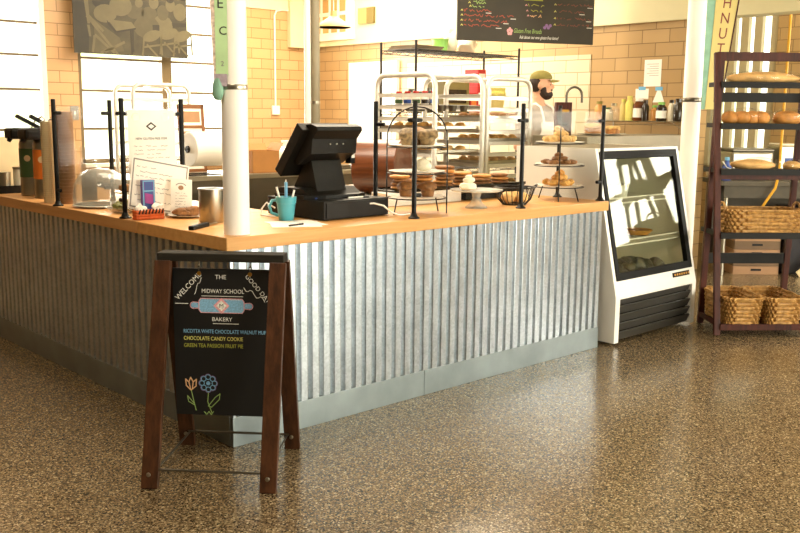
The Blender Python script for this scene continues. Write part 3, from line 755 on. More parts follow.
obj_ = obj('bag_tie', MB().tube([(0, 0, .006), (-.06, 0, .02), (-.1, .01, .06)], .004, 6), 'paper', None, loc=on_rack(-.2, .07, z3)); tag(obj_, 'white twist tie standing up from the bag on the third rack shelf', 'twist tie')

def basket(label, loc, L, Wd, H, flare, rz, rows, m, handles, dip=0.0, group=None):
    t = thing('wicker_basket', label, 'basket', loc, rz, group)
    def ring(z, k, off=0, N=96):
        a, b_ = (L / 2) * (1 + flare * z / H) + off, (Wd / 2) * (1 + flare * z / H) + off
        out = []
        for i in range(N):
            th = 2 * PI * i / N; c, s = math.cos(th), math.sin(th)
            e = .36; x = a * math.copysign(abs(c) ** e, c); y = b_ * math.copysign(abs(s) ** e, s)
            w = .009 * math.sin(i * PI / 2 * 1.0 + k * PI + .78)
            zz = z * (1 - dip * (abs(y) / b_ < .75) * (1 - (y / b_) ** 2)) if dip else z
            out.append((x * (1 + w / a * 1.2), y * (1 + w / b_ * 1.2), zz))
        return out
    b = MB(); prev = None; N = 96
    seq = []
    for r_ in range(rows):
        for q, o_ in ((.08, -.003), (.5, .0035), (.92, -.003)): seq.append(((r_ + q) / rows * H, r_, o_))
    seq[0] = (0, 0, 0)
    for z, k, off in seq:
        cur = [b.b.verts.new(p) for p in ring(z, k, off)]
        if prev:
            for i in range(N): b.b.faces.new((prev[i], prev[(i + 1) % N], cur[(i + 1) % N], cur[i]))
        else: b.b.faces.new(cur[::-1])
        prev = cur
    body = obj('woven_body', b, m, t, True)
    sm = body.modifiers.new('thickness', 'SOLIDIFY'); sm.thickness = .008; sm.offset = -1
    rp = [p for p in ring(H, 0, 0)][::2]
    obj('rim', MB().tube(rp, .008, 7, True), m, t, True)
    if handles:
        for s in (-1, 1):
            x = s * (L / 2) * (1 + flare) * .97
            obj('handle', MB().tube([(x, -.055 + 0, H - .01), (x, -.05, H + .025), (x, -.02, H + .048), (x, .02, H + .048), (x, .05, H + .025), (x, .055, H - .01)], .008, 7), m, t, True)
    return t
basket('long rectangular wicker basket with end handles on the fourth shelf of the bread rack', on_rack(.015, .05, .6975), .52, .25, .16, .06, RZ, 6, 'wicker', True)
basket('dark scooped wicker basket at the left on the bottom shelf of the bread rack', on_rack(-.155, .0, .0755), .42, .24, .19, .14, RZ + PI / 2, 7, 'wicker', False, .0)
basket('dark scooped wicker basket at the right on the bottom shelf of the bread rack', on_rack(.13, .0, .0755), .42, .24, .19, .14, RZ + PI / 2, 7, 'wicker', False, .0)

# ================================================================== CASH REGISTER
DR = math.radians(2.0)
t = thing('cash_register', 'black touch-screen cash register seen from behind on the counter', 'cash register', (.69, .205, WT), DR)
d = obj('cash_drawer', MB().box(0, .452, 0, .46, .004, .098, bev=.004), 'black', t)
obj('drawer_front', MB().box(.015, .437, -.006, .001, .012, .09, bev=.002), 'black', d)
obj('rubber_foot', MB().box(.02, .05, .02, .05, 0, .006), 'blackgloss', d); obj('rubber_foot', MB().box(.40, .43, .02, .05, 0, .006), 'blackgloss', d)
st_ = MB()
yz(st_, [(.16, .098), (.40, .098), (.36, .15), (.26, .30), (.235, .31), (.215, .29)], .10, .30)
obj('stand', st_, 'black', t)
ft = MB(); ft.prism([(-.0, .16), (.10, .10), (.30, .08), (.40, .13), (.40, .40), (.0, .40)], .098, .118)
yz(ft, [(.14, .118), (.42, .118), (.38, .15), (.2, .15)], .02, .38)
obj('stand_foot', ft, 'black', t)
# monitor: rotated slab; local frame at the top-rear edge
mroot = obj('monitor', MB().box(-.0, .345, -.03, .03, -.31, 0, bev=.006), 'black', t, loc=(.0, .185, .468), rot=(math.radians(38), 0, 0))
obj('screen', MB().box(.02, .325, .031, .034, -.28, -.03), 'blackgloss', mroot)
rh = MB(); yz(rh, [(.235, .470), (.150, .480), (.105, .468), (.10, .448), (.140, .405), (.150, .33), (.26, .27), (.33, .30)], .045, .352)
hs = obj('rear_housing', rh, 'black', t)
pt = MB()
for k in range(3): pt.box(.16 + k * .045, .166 + k * .045, .136, .146, .375, .382)
obj('port', pt, 'steel', hs)
cs = obj('card_slot', MB().box(.352, .385, .19, .235, .27, .42, bev=.004), 'black', hs)
obj('card_slot_label', MB().box(.357, .38, .1885, .1905, .37, .40).box(.357, .38, .1885, .1905, .30, .33), 'paper', cs)
o = obj('power_cable', MB().tube([(.70 + .28, .228, 1.03), (1.02, .20, 1.032), (1.06, .17, 1.02), (1.10, .155, .985), (1.15, .15, .966), (1.20, .16, .9645), (1.26, .18, .9645)], .0045, 8), 'paper'); tag(o, 'white cable looping from the front of the cash drawer', 'cable')
o = obj('power_cable', MB().tube([(.66, .58, 1.0), (.62, .60, 1.03), (.59, .60, 1.0), (.57, .58, .968), (.60, .54, .9645), (.64, .50, .9645), (.66, .45, .9645)], .0045, 8), 'paper'); tag(o, 'pale cable curling down at the left side of the cash register', 'cable')
def pen(label, loc, rz, m, L=.14, group=None):
    t = thing('pen', label, 'pen', loc, rz, group)
    obj('barrel', MB().tube([(0, 0, .0045), (L * .7, 0, .0045)], .0045, 8), m, t, True)
    obj('pen_cap', MB().tube([(L * .7, 0, .0045), (L, 0, .0045)], .0052, 8), 'ink', t, True)
pen('white pen with dark cap lying on the cash drawer top', (.90, .265, 1.0585), DR - .05, 'paper')
pen('blue pen lying on the left of the cash drawer top', (.735, .33, 1.0585), DR + .3, 'blue', .12)

# mug of pens and papers
t = thing('pen_mug', 'turquoise mug holding pens beside the cash register', 'mug', (.575, .365, WT + .0015))
obj('cup', MB().lathe([(.035, 0), (.038, .004), (.047, .085), (.05, .086), (.053, .118), (.049, .118), (.043, .07), (.033, .008), (0, .008)], 28), 'mug', t, True)
hd = Vector((-.73, .683, 0)); obj('handle', MB().tube([hd * .044 + Vector((0, 0, .1)), hd * .07 + Vector((0, 0, .098)), hd * .084 + Vector((0, 0, .07)), hd * .075 + Vector((0, 0, .035)), hd * .038 + Vector((0, 0, .022))], .008, 8), 'mug', t, True)
for i, (dx, dy, h, m, lab) in enumerate(((-.02, .02, .165, 'paper', 'white pen leaning left in the turquoise mug'), (.0, -.0, .19, 'cyan', 'pale blue thick pen upright in the turquoise mug'), (.02, -.014, .15, 'paper', 'white pen leaning right in the turquoise mug'))):
    o = thing('pen', lab, 'pen', (.575, .365, WT + .003))
    obj('barrel', MB().tube([(dx * .3, dy * .3, .012), (dx * 1.7, dy * 1.7, h)], .0055 if i != 1 else .008, 8), m, o, True)
    obj('pen_tip', MB().tube([(dx * 1.7, dy * 1.7, h), (dx * 1.75, dy * 1.75, h + .012)], .003, 6), 'ink' if i != 1 else 'paper', o, True)
for i, (x, y, rz, lab) in enumerate(((.49, .17, -.55, 'white sheet of paper under the turquoise mug, lower one'), (.52, .185, -.25, 'white sheet of paper under the turquoise mug, upper one'))):
    o = obj('paper_sheet', MB().box(-.12, .12, -.085, .16, 0, .0007), 'paper', None, loc=(x, y, WT + i * .0007), rot=(0, 0, rz)); tag(o, lab, 'paper')
pen('black pen lying on the papers before the turquoise mug', (.42, .13, WT + .0014), .2, 'ink', .1)

# ------------------------------------------------------------------ canister, knife, plate, cards, basket
t = thing('canister', 'brushed steel canister half hidden behind the counter column', 'canister', (.245, .535, WT))
obj('body', MB().lathe([(.058, 0), (.06, .004), (.06, .158), (.054, .158), (.054, .01), (0, .01)], 32), 'steel', t, True)
obj('rim', MB().lathe([(.06, .158), (.064, .160), (.064, .167), (.054, .167), (.054, .158)], 32), 'steel', t, True)
t = thing('knife', 'black-handled bread knife lying on the counter corner', 'knife', (-.01, .30, WT), math.radians(33))
obj('handle', MB().box(0, .17, -.014, .014, .0, .02, bev=.006), 'black', t); obj('blade', MB().prism([(.165, -.011), (.27, -.008), (.285, .004), (.11, .011)], .006, .0085), 'steel', t)
t = thing('pastry_plate', 'white plate with brown pastry before the small menu card', 'plate', (.262, .805, WT))
obj('dish', MB().lathe([(.05, 0), (.092, .012), (.095, .014), (.088, .014), (.05, .005), (0, .005)], 30), 'china', t, True)
o = thing('pastry', 'brown flaky pastry lying on the white plate by the menu card', 'pastry', (.262, .805, WT + .006))
b = MB(); b.blob((-.03, .0, .02), .045, .035, .022, 4, .16); b.blob((.03, .005, .022), .05, .034, .026, 7, .16); obj('crumb', b, 'cookie', o, True)
def leaning(name, label, cat, loc, rz, tilt, w, h, m='paper', roll=0):
    t = thing(name, label, cat, loc, rz); t.rotation_euler = (tilt, 0, rz)
    s = obj('sheet', MB().box(0, w, -.0008, .0008, 0, h), m, t)
    return t, s
# tall flyer in an acrylic holder
t, s = leaning('flyer', 'white flyer about a new gluten free item behind the glass guard post', 'flyer', (.015, .925, WT + .20), 0, 0, .265, .345)
obj('holder', MB().box(-.006, .271, .001, .008, -.20, .35), 'clear', t)
obj('crest', MB().xz([(.1275 + a * .03, .262 + b_ * .022) for a, b_ in ((0, -1), (1, 0), (0, 1), (-1, 0))], -.002, -.001), 'ink', t)
obj('crest', MB().xz([(.1275 + a * .018, .262 + b_ * .012) for a, b_ in ((0, -1), (1, 0), (0, 1), (-1, 0))], -.0026, -.002), 'paper', t)
obj('corner_print', MB().xz(arc(.045, .31, .024, .02, 0, 2 * PI, 14)[:-1], -.0014, -.0008), 'jar4', t)
obj('corner_print', MB().xz(arc(.21, .31, .024, .02, 0, 2 * PI, 14)[:-1], -.0014, -.0008), 'jar4', t)
text('lettering', 'NEW GLUTEN FREE ITEM', .0165, 'ink', t, (.1275, -.0014, .195), align='CENTER', sx=.95)
rnd = random.Random(5); tx_ = MB()
for k in range(7): tx_.strokes(scribble(.03 + .01 * (k % 2), .16 - k * .02, .19 - .02 * (k % 3), .005, rnd, .005), .0022, -.0008)
obj('text_lines', tx_, 'print', t)
# bordered menu tilted
t, s = leaning('menu_sheet', 'bordered menu sheet leaning tilted behind the purple box', 'menu', (-.018, .895, WT + .058), 0, 0, .33, .265)
t.rotation_euler = (math.radians(-6), math.radians(11), 0)
bd = MB(); bd.strokes([[(.012, .012), (.318, .012), (.318, .253), (.012, .253), (.012, .012)]], .007, -.0008)
obj('border', bd, 'print', t)
tx_ = MB()
for k in range(8): tx_.strokes(scribble(.03 + .02 * (k % 2), (.215 - k * .024), .13 + .06 * ((k * 7) % 3), .006, rnd, .005), .0024, -.0008)
obj('text_lines', tx_, 'print', t)
# second white sheet behind
t, s = leaning('menu_sheet', 'plain white sheet standing behind the small menu card', 'menu', (.2, .918, WT), 0, math.radians(-2), .14, .21)
# small menu card
t, s = leaning('menu_card', 'small white menu card standing behind the brown pastry plate', 'menu card', (.195, .85, WT + .001), -.3, math.radians(-14), .11, .20); t.rotation_euler = (math.radians(-12), math.radians(5), -.3)
obj('crest', MB().xz(arc(.052, .155, .014, .012, 0, 2 * PI, 14)[:-1], -.0016, -.0008), 'beige_d', t)
obj('crest', MB().strokes([arc(.052, .158, .028, .02, .5, PI - .5, 10)], .004, -.0008), 'print', t); tx_ = MB()
for k in range(8): tx_.strokes(scribble(.025, .125 - k * .0145, .05 + .01 * (k % 2), .004, rnd, .004), .0018, -.0008)
obj('text_lines', tx_, 'print', t)
# purple box
t = thing('candy_box', 'tall purple and blue printed box standing before the bordered menu', 'box', (.085, .874, WT), -.1)
obj('carton', MB().box(-.033, .033, -.013, .013, .03, .195), 'purple', t)
obj('face_print', MB().box(-.02, .02, -.0138, -.013, .04, .185), 'blue', t)
obj('face_print', MB().xz([(-.02, .08), (.02, .07), (.02, .12), (-.02, .13)], -.0146, -.0138), 'magenta', t)
bd = MB(); bd.strokes([[(-.028, .034), (.028, .034), (.028, .19), (-.028, .19), (-.028, .034)], [(-.028, .14), (.028, .14)]], .006, -.0131); obj('edge_print', bd, 'cyan', t)
obj('stand_tab', MB().box(-.02, .02, -.008, .012, 0, .031), 'black', t)
# orange woven basket with napkins
t = thing('napkin_basket', 'small orange and black woven basket beside the guard post', 'basket', (.065, .838, WT), -.12)
b = MB()
for r_ in range(3): b.tube([(x, y, .009 + .015 * r_) for x, y in ((-.07, -.022), (.07, -.022), (.075, 0), (.07, .022), (-.07, .022), (-.075, 0))], .009, 8, True)
obj('woven_body', b, 'orange', t, True)
b = MB()
for k in range(8): b.bar((-.06 + k * .017, -.032, .03), (-.052 + k * .017, -.032, .053), .004, .006)
obj('black_weave', b, 'black', t); obj('base', MB().box(-.066, .066, -.02, .02, 0, .006), 'orange', t)
for i, (x, lab) in enumerate(((-.045, 'crumpled white napkin at the left in the orange basket'), (.05, 'crumpled white napkin at the right in the orange basket'))):
    o = obj('napkin', MB().blob((0, 0, .024), .028, .02, .028, 20 + i, .25, 3), 'paper', None, loc=(.065 + x, .838 - x * .12, WT + .028)); tag(o, lab, 'napkin')

# ------------------------------------------------------------------ left run: dome, dishes, cups, airpots
t = thing('domed_tray', 'large frosted white dome lid over a tray behind the guard', 'cake dome', (.165, 1.58, WT))
obj('tray', MB().lathe([(.12, 0), (.155, .012), (.15, .016), (.12, .008), (0, .008)], 32), 'china', t, True)
obj('lid', MB().lathe([(.15, .015), (.152, .06), (.142, .13), (.115, .18), (.07, .21), (0, .22), (0, .214), (.068, .205), (.11, .176), (.137, .128), (.146, .06), (.144, .015)], 40), 'frost', t, True)
t = thing('pastry_dish', 'glass dish of green flecked pastry behind the guard post', 'dish', (.118, 1.19, WT))
obj('dish', MB().lathe([(.06, 0), (.105, .03), (.102, .032), (.058, .006), (0, .006)], 28), 'clear', t, True)
for i in range(9):
    a = i * 2.4; r_ = .02 + .006 * i
    o = obj('herb_pastry', MB().blob((0, 0, 0), .03, .024, .02, i, .15, 2), 'green_food', None, True, loc=(.118 + r_ * math.cos(a), 1.19 + r_ * math.sin(a), WT + .034 + .012 * (i < 4))); tag(o, 'green flecked pastry heaped in the glass dish by the guard post', 'pastry', 'green flecked pastries')
t = thing('cake_plate', 'low white pedestal plate of brown buns right of the dome lid', 'cake stand', (.245, 1.33, WT))
obj('plate', MB().lathe([(.05, 0), (.03, .01), (.02, .07), (.03, .085), (.10, .092), (.105, .1), (0, .1)], 28), 'china', t, True)
for i in range(5):
    a = i * 1.256
    o = obj('bun', MB().blob((0, 0, .02), .032, .032, .024, i + 40, .08, 2, .8), 'muffin', None, True, loc=(.245 + .055 * math.cos(a), 1.33 + .055 * math.sin(a), WT + .1)); tag(o, 'small brown bun on the low pedestal plate by the dome lid', 'bun', 'buns on the pedestal plate')
def cup_stack(label, loc, r, n, pitch, m, tilt=0, lid=None):
    t = thing('cup_stack', label, 'cup stack', loc)
    pr = []
    for k in range(n): pr += [(r * .94, k * pitch), (r, k * pitch + pitch * .8), (r * 1.04, k * pitch + pitch * .85), (r * 1.04, k * pitch + pitch * .98)]
    pr += [(0, n * pitch)]
    obj('cups', MB().lathe([(r * .7, 0)] + pr, 24), m, t, True)
    return t
cup_stack('tall stack of beige paper cups at the left guard post', (.04, 1.985, WT), .036, 38, .0125, 'beige')
cup_stack('tall stack of brown printed cups behind the left guard post', (.10, 1.875, WT), .05, 26, .0205, 'beige_d')
cup_stack('stack of clear plastic cups between brown cups and the dome lid', (.235, 1.875, WT), .045, 20, .0165, 'clear')
def airpot(label, loc, m):
    t = thing('airpot', label, 'coffee airpot', loc)
    obj('body', MB().lathe([(.075, 0), (.08, .006), (.08, .33), (.07, .36), (0, .36)], 32), 'steel', t, True)
    lb = MB().lathe([(.0812, .12), (.0812, .30)], 32); obj('label_wrap', lb, m, t, True)
    obj('label_seal', MB().lathe([(.02, 0), (.02, .003), (.013, .003), (.013, .004), (0, .004)], 18, Matrix.Translation((-.0575, -.0575, .24)) @ Matrix.Rotation(-PI / 4, 4, 'Z') @ Matrix.Rotation(PI / 2, 4, 'X')), 'beige', t, True)
    obj('lid', MB().box(-.15, .085, -.07, .07, .36, .43, bev=.02), 'black', t)
    obj('spout', MB().tube([(-.13, 0, .375), (-.145, 0, .345)], .018, 10, r2=.013), 'black', t, True)
    obj('lever', MB().bar((.06, 0, .425), (-.09, .0, .505), .034, .022, (0, 0, 1), .004), 'black', t)
    obj('carry_handle', MB().tube([(0, .078, .37), (.06, .07, .48), (.075, 0, .50), (.06, -.07, .48), (0, -.078, .37)], .006, 8), 'steel', t, True)
    return t
airpot('steel coffee airpot with green label on the left counter', (.165, 2.53, WT), 'green_lbl')
airpot('steel coffee airpot with orange label on the left counter', (.165, 2.31, WT), 'orange_lbl')
t = thing('condiment_tray', 'dark tray of small tins at the left edge of the counter', 'tray', (.14, 2.90, WT))
obj('tray', MB().box(-.12, .14, -.15, .16, 0, .012).box(-.12, -.108, -.15, .16, .012, .05).box(.128, .14, -.15, .16, .012, .05).box(-.108, .128, -.15, -.138, .012, .05), 'black', t)
for i, (x, y, h, m, lab) in enumerate(((-.05, -.05, .12, 'steel', 'steel tin nearest the airpots in the dark tray'), (-.05, .06, .1, 'steel', 'steel tin farther back in the dark tray'), (.07, -.03, .15, 'jar4', 'pale tin at the rear of the dark tray'))):
    o = thing('tin', lab, 'tin', (.14 + x, 2.90 + y, WT + .0125)); obj('can', MB().lathe([(.045, 0), (.045, h), (0, h)], 24), m, o, True); obj('lid', MB().lathe([(.047, h - .012), (.047, h + .003), (0, h + .003)], 24), 'steel', o, True)
t = thing('tea_cabinet', 'pale wooden box cabinet at the far left end of the counter', 'cabinet', (.2, 3.22, WT))
obj('box', MB().box(-.18, .2, -.14, .2, 0, .36, bev=.004), 'beige', t); obj('door', MB().box(-.187, -.18, -.12, .18, .02, .34, bev=.002), 'cream', t)
t = thing('tea_box', 'blue box with orange band on the pale cabinet at far left', 'box', (.06, 3.15, WT + .36))
obj('carton', MB().box(-.05, .05, -.05, .05, 0, .13), 'blue', t); obj('band', MB().box(-.0515, .0515, -.0515, .0515, .085, .1), 'orange_lbl', t); obj('top_flap', MB().box(-.052, .052, -.052, .052, .122, .133), 'orange_lbl', t)

# ================================================================== PASTRY STANDS ON THE FRONT RUN
def tier_stand(label, loc, rz):
    t = thing('tiered_stand', label, 'cake stand', loc, rz)
    hoop = [(-.165, 0, 0)] + [(-.165, 0, z) for z in (.1, .2, .36)] + [(.165 * math.cos(a), 0, .40 + .175 * math.sin(a)) for a in [PI - PI * k / 14 for k in range(1, 14)]] + [(.165, 0, z) for z in (.36, .2, .1, 0)]
    obj('wire_hoop', MB().tube(hoop, .004, 8), 'wire', t, True)
    obj('foot', MB().tube([(-.10, -.1, .085), (-.115, -.125, .0)], .004, 8).tube([(.10, .1, .085), (.115, .125, .0)], .004, 8), 'wire', t, True)
    for z in (.085, .22, .36):
        obj('ring', MB().tube([(.16 * math.cos(a), .16 * math.sin(a), z) for a in [2 * PI * k / 28 for k in range(28)]], .0035, 6, True), 'wire', t, True)
        obj('plate', MB().lathe([(.08, z + .001), (.154, z + .010), (.157, z + .012), (.152, z + .013), (.08, z + .006), (0, z + .006)], 32), 'china', t, True)
    return t
s1 = (1.345, .215); s2 = (2.635, .235); ZT = [WT + z + .0065 for z in (.085, .22, .36)]
tier_stand('black wire three-tier stand of muffins in the middle of the front run', (*s1, WT), math.radians(-47))
tier_stand('black wire three-tier stand of scones at the right end of the front run', (*s2, WT), math.radians(38))
def muffin(label, loc, group=None, s=1.0, m='muffin', seed=1):
    t = thing('muffin', label, 'muffin', loc, seed, group)
    obj('base', MB().lathe([(.027 * s, 0), (.036 * s, .04 * s), (.0, .042 * s)], 18), m, t, True)
    obj('crown', MB().blob((0, 0, .046 * s), .044 * s, .044 * s, .026 * s, seed, .1, 3), m, t, True)
    return t
U = Vector((.73, -.683)); V = Vector((.683, .73))
def off(c, u, v): return (c[0] + U.x * u + V.x * v, c[1] + U.y * u + V.y * v)
muffin('muffin at the back of the top plate of the middle tiered stand', (*off(s1, .01, .04), ZT[2]), None, 1.35, 'muffin', 3)
muffin('large flecked muffin at the left of the top plate of the middle stand', (*off(s1, -.05, -.03), ZT[2]), None, 1.3, 'berry', 4)
muffin('large berry flecked muffin at the right of the top plate of the middle stand', (*off(s1, .055, -.04), ZT[2]), None, 1.3, 'berry', 6)
o = obj('cream_scone', MB().blob((0, 0, .035), .045, .045, .038, 9, .12, 3, .85), 'cream_food', None, True, loc=(*off(s1, .03, -.01), ZT[1] + .001)); tag(o, 'pale rounded scone alone on the middle plate of the muffin stand', 'scone')
muffin('brown muffin at the left of the lowest plate of the muffin stand', (*off(s1, -.06, -.01), ZT[0]), None, 1.15, 'cookie', 11)
muffin('brown muffin at the right of the lowest plate of the muffin stand', (*off(s1, .06, -.01), ZT[0]), None, 1.15, 'cookie', 12)
def heap(name, label, cat, c, z, n, r, m, group, R=.1, seed=0, flat=.7):
    rnd = random.Random(seed)
    for i in range(n):
        lay = 0 if i < n * .6 else (1 if i < n * .88 else 2)
        a = i * 2.399; rad = R * (1 - .38 * lay) * math.sqrt((i % max(1, int(n * .6)) + .4) / (n * .6)) * (1 if lay == 0 else .62)
        k = rnd.uniform(.85, 1.15)
        o = obj(name, MB().blob((0, 0, 0), r * k, r * k * .9, r * flat, seed * 31 + i, .14, 2), m, None, True, loc=(c[0] + rad * math.cos(a), c[1] + rad * math.sin(a), z + r * flat * (.9 + 1.35 * lay))); tag(o, label, cat, group)
heap('scone', 'pale fruit scone heaped on the top plate of the right-hand tiered stand', 'scone', s2, ZT[2], 15, .034, 'scone', 'scones on the top plate', .1, 1)
heap('cookie', 'brown nut cookie piled on the middle plate of the right-hand tiered stand', 'cookie', s2, ZT[1], 12, .033, 'cookie', 'cookies on the middle plate', .1, 2, .5)
heap('biscuit', 'golden biscuit piled on the lowest plate of the right-hand tiered stand', 'biscuit', s2, ZT[0], 14, .034, 'pastry', 'biscuits on the lowest plate', .1, 3, .65)
# glass cake stand
c3 = (1.82, .205)
t = thing('cake_stand', 'pressed glass footed cake stand left of the wire basket', 'cake stand', (*c3, WT))
obj('foot', MB().lathe([(.065, 0), (.062, .008), (.035, .03), (.022, .06), (.03, .088), (.02, .092), (0, .092)], 28), 'cstand', t, True)
obj('plate', MB().lathe([(.03, .09), (.145, .098), (.153, .104), (.153, .108), (.03, .1), (0, .1)], 36), 'cstand', t, True)
o = thing('cream_bun', 'whipped cream topped bun on the left of the glass cake stand', 'pastry', (*off(c3, -.05, -.03), WT + .1045))
obj('base', MB().blob((0, 0, .022), .055, .05, .024, 5, .1, 3, .85), 'cream_food', o, True); obj('cream', MB().blob((.005, 0, .058), .034, .032, .02, 6, .1, 2).blob((.0, 0, .076), .02, .02, .014, 7, .1, 2), 'cream_food', o, True)
# round wire basket
c4 = (2.155, .20)
t = thing('wire_basket', 'round black wire basket of rolls beside a guard post', 'basket', (*c4, WT))
b = MB()
for k in range(22):
    a = 2 * PI * k / 22; b.tube([(.07 * math.cos(a), .07 * math.sin(a), .004), (.1 * math.cos(a), .1 * math.sin(a), .035), (.124 * math.cos(a), .124 * math.sin(a), .105)], .003, 6)
obj('ribs', b, 'wire', t, True)
for r_, z in ((.07, .004), (.124, .105)): obj('hoop', MB().tube([(r_ * math.cos(a), r_ * math.sin(a), z) for a in [2 * PI * k / 32 for k in range(32)]], .005, 7, True), 'wire', t, True)
for s in (-1, 1):
    d_ = Vector((.73, -.683, 0)) * s; e_ = Vector((.683, .73, 0))
    obj('handle', MB().tube([d_ * .124 - e_ * .03 + Vector((0, 0, .105)), d_ * .135 - e_ * .02 + Vector((0, 0, .122)), d_ * .135 + e_ * .02 + Vector((0, 0, .122)), d_ * .124 + e_ * .03 + Vector((0, 0, .105))], .0035, 6), 'wire', t, True)
for i, (u, v) in enumerate(((-.04, -.02), (.04, -.01), (0, .045))):
    o = obj('bread_roll', MB().blob((0, 0, .0), .045, .042, .034, 50 + i, .07, 3), 'bread_l', None, True, loc=(*off(c4, u, v), WT + .045)); tag(o, 'small round bread roll inside the black wire basket', 'bread roll', 'rolls in the wire basket')

# riser with tray of stacked cookies
o = obj('riser', MB().box(1.44, 2.07, .56, .70, WT, WT + .078, bev=.003), 'china'); tag(o, 'long white marble riser block behind the muffin stand', 'riser')
o = obj('riser', MB().box(2.12, 2.70, .57, .70, WT, WT + .078, bev=.003), 'black'); tag(o, 'dark riser block to the right of the white riser', 'riser')
t = thing('serving_tray', 'dark serving tray of stacked cookies lying on the risers', 'tray', (1.5, .53, WT + .0785))
obj('board', MB().box(0, 1.16, 0, .2, 0, .012, bev=.003), 'blackgloss', t); obj('rim', MB().box(0, 1.16, -.004, .004, .006, .022).box(0, 1.16, .196, .204, .006, .022), 'blackgloss', t)
rnd = random.Random(3)
for i, (x, n, r_) in enumerate(((1.62, 4, .062), (1.79, 4, .062), (1.98, 6, .064), (2.16, 4, .064), (2.33, 3, .062), (2.51, 3, .06))):
    pos = ('far left', 'second from the left', 'tallest, in the middle', 'right of the tallest', 'second from the right', 'far right')[i]
    for k in range(n):
        o = obj('flat_cookie', MB().lathe([(0, 0), (r_ * .86, 0), (r_, .008), (r_ * .96, .016), (r_ * .6, .021), (0, .022)], 22), 'cookie' if (i + k) % 3 else 'bread', None, True, loc=(x + rnd.uniform(-.008, .008), .63 + rnd.uniform(-.012, .012), WT + .0908 + k * .0222))
        tag(o, 'flat brown cookie in the stack on the dark tray (%s)' % pos, 'cookie', 'cookies stacked on the tray, ' + pos)

# ================================================================== KITCHEN BEHIND
def table(label, loc, rz, L, D, H, m='steel', name='steel_table', shelf=True, under='steel_dark'):
    t = thing(name, label, 'table', loc, rz)
    obj('tabletop', MB().box(-L / 2, L / 2, -D / 2, D / 2, H - .045, H, bev=.004), m, t)
    for sx in (-1, 1):
        for sy in (-1, 1): obj('leg', MB().lathe([(.02, 0), (.02, H - .046)], 14, Matrix.Translation((sx * (L / 2 - .06), sy * (D / 2 - .06), 0))), 'steel', t, True)
    obj('back_panel', MB().box(-L / 2 + .05, L / 2 - .05, D / 2 - .05, D / 2 - .04, .10, H - .046), under, t)
    obj('apron_rail', MB().box(-L / 2 + .03, L / 2 - .03, -D / 2 + .03, -D / 2 + .045, H - .16, H - .046), under, t)
    if shelf: obj('undershelf', MB().box(-L / 2 + .05, L / 2 - .05, -D / 2 + .05, D / 2 - .05, .28, .30), 'steel_dark', t)
    return t
table('long stainless table under the left kitchen window', (3.1, 4.66, 0), 0, 2.9, .75, .9)
table('small stainless table under the brown paper roll', (2.37, 1.74, 0), 0, .66, .72, .9, 'steel')
# paper roll (brown)
ax = Vector((.45, -.89, 0)).normalized(); rz_ = math.atan2(ax.y, ax.x)
t = thing('paper_roll', 'thick dark brown roll lying on the table behind the muffin stand', 'roll', (2.48, 1.76, .9005 + .205), rz_)
mr = Matrix.Rotation(PI / 2, 4, 'Y')
obj('roll', MB().lathe([(.165, -.17), (.20, -.17), (.205, -.165), (.205, .165), (.20, .17), (.165, .17)], 40, mr), 'kraft', t, True)
obj('core', MB().lathe([(.0, -.15), (.164, -.168), (.164, .168), (0, .15)], 24, mr), 'paper', t, True)
# plastic film roll on stand
t = thing('film_roll', 'big white roll of plastic film on a wire cradle on the steel table', 'roll', (2.42, 4.46, .9))
mr2 = Matrix.Translation((0, 0, .25))
obj('roll', MB().lathe([(.03, 0), (.158, 0), (.165, .006), (.165, .40), (.03, .40)], 36, mr2 @ mr), 'paper', t, True)
obj('core_cap', MB().lathe([(0, -.02), (.032, -.02), (.032, .0)], 18, mr2 @ mr), 'black', t, True)
obj('cradle', MB().tube([(-.02, 0, .25), (-.05, 0, .25), (-.05, -.0, .03), (-.05, -.1, .008), (.40, -.1, .008), (.43, 0, .03), (.43, 0, .25), (.39, 0, .25)], .007, 8).tube([(-.05, -.1, .008), (-.05, .12, .008), (.40, .12, .008)], .007, 8), 'wire', t, True)
# cardboard box
t = thing('cardboard_box', 'open brown cardboard box on the steel table right of the counter column', 'box', (3.28, 4.52, .9), -.12)
b = MB(); b.box(-.15, .15, -.13, .13, 0, .008); b.box(-.15, .15, -.13, -.125, 0, .22); b.box(-.15, .15, .125, .13, 0, .22); b.box(-.15, -.145, -.13, .13, 0, .22); b.box(.145, .15, -.13, .13, 0, .22)
obj('carton', b, 'card', t)
obj('flap', MB().bar((-.15, .13, .22), (.15, .13, .22), .003, .003), 'card', t)
f = MB(); f._new([(-.15, .128, .22), (.15, .128, .22), (.15, .17, .29), (-.15, .17, .29), (-.15, .132, .22), (.15, .132, .22), (.15, .174, .29), (-.15, .174, .29)], [(0, 1, 2, 3), (7, 6, 5, 4), (0, 4, 5, 1), (3, 2, 6, 7), (0, 3, 7, 4), (1, 5, 6, 2)])
obj('flap', f, 'card', t)
f = MB(); f._new([(.148, -.13, .22), (.148, .13, .22), (.20, .13, .30), (.20, -.13, .30), (.152, -.13, .22), (.152, .13, .22), (.204, .13, .30), (.204, -.13, .30)], [(0, 1, 2, 3), (7, 6, 5, 4), (0, 4, 5, 1), (3, 2, 6, 7), (0, 3, 7, 4), (1, 5, 6, 2)])
obj('flap', f, 'card', t)
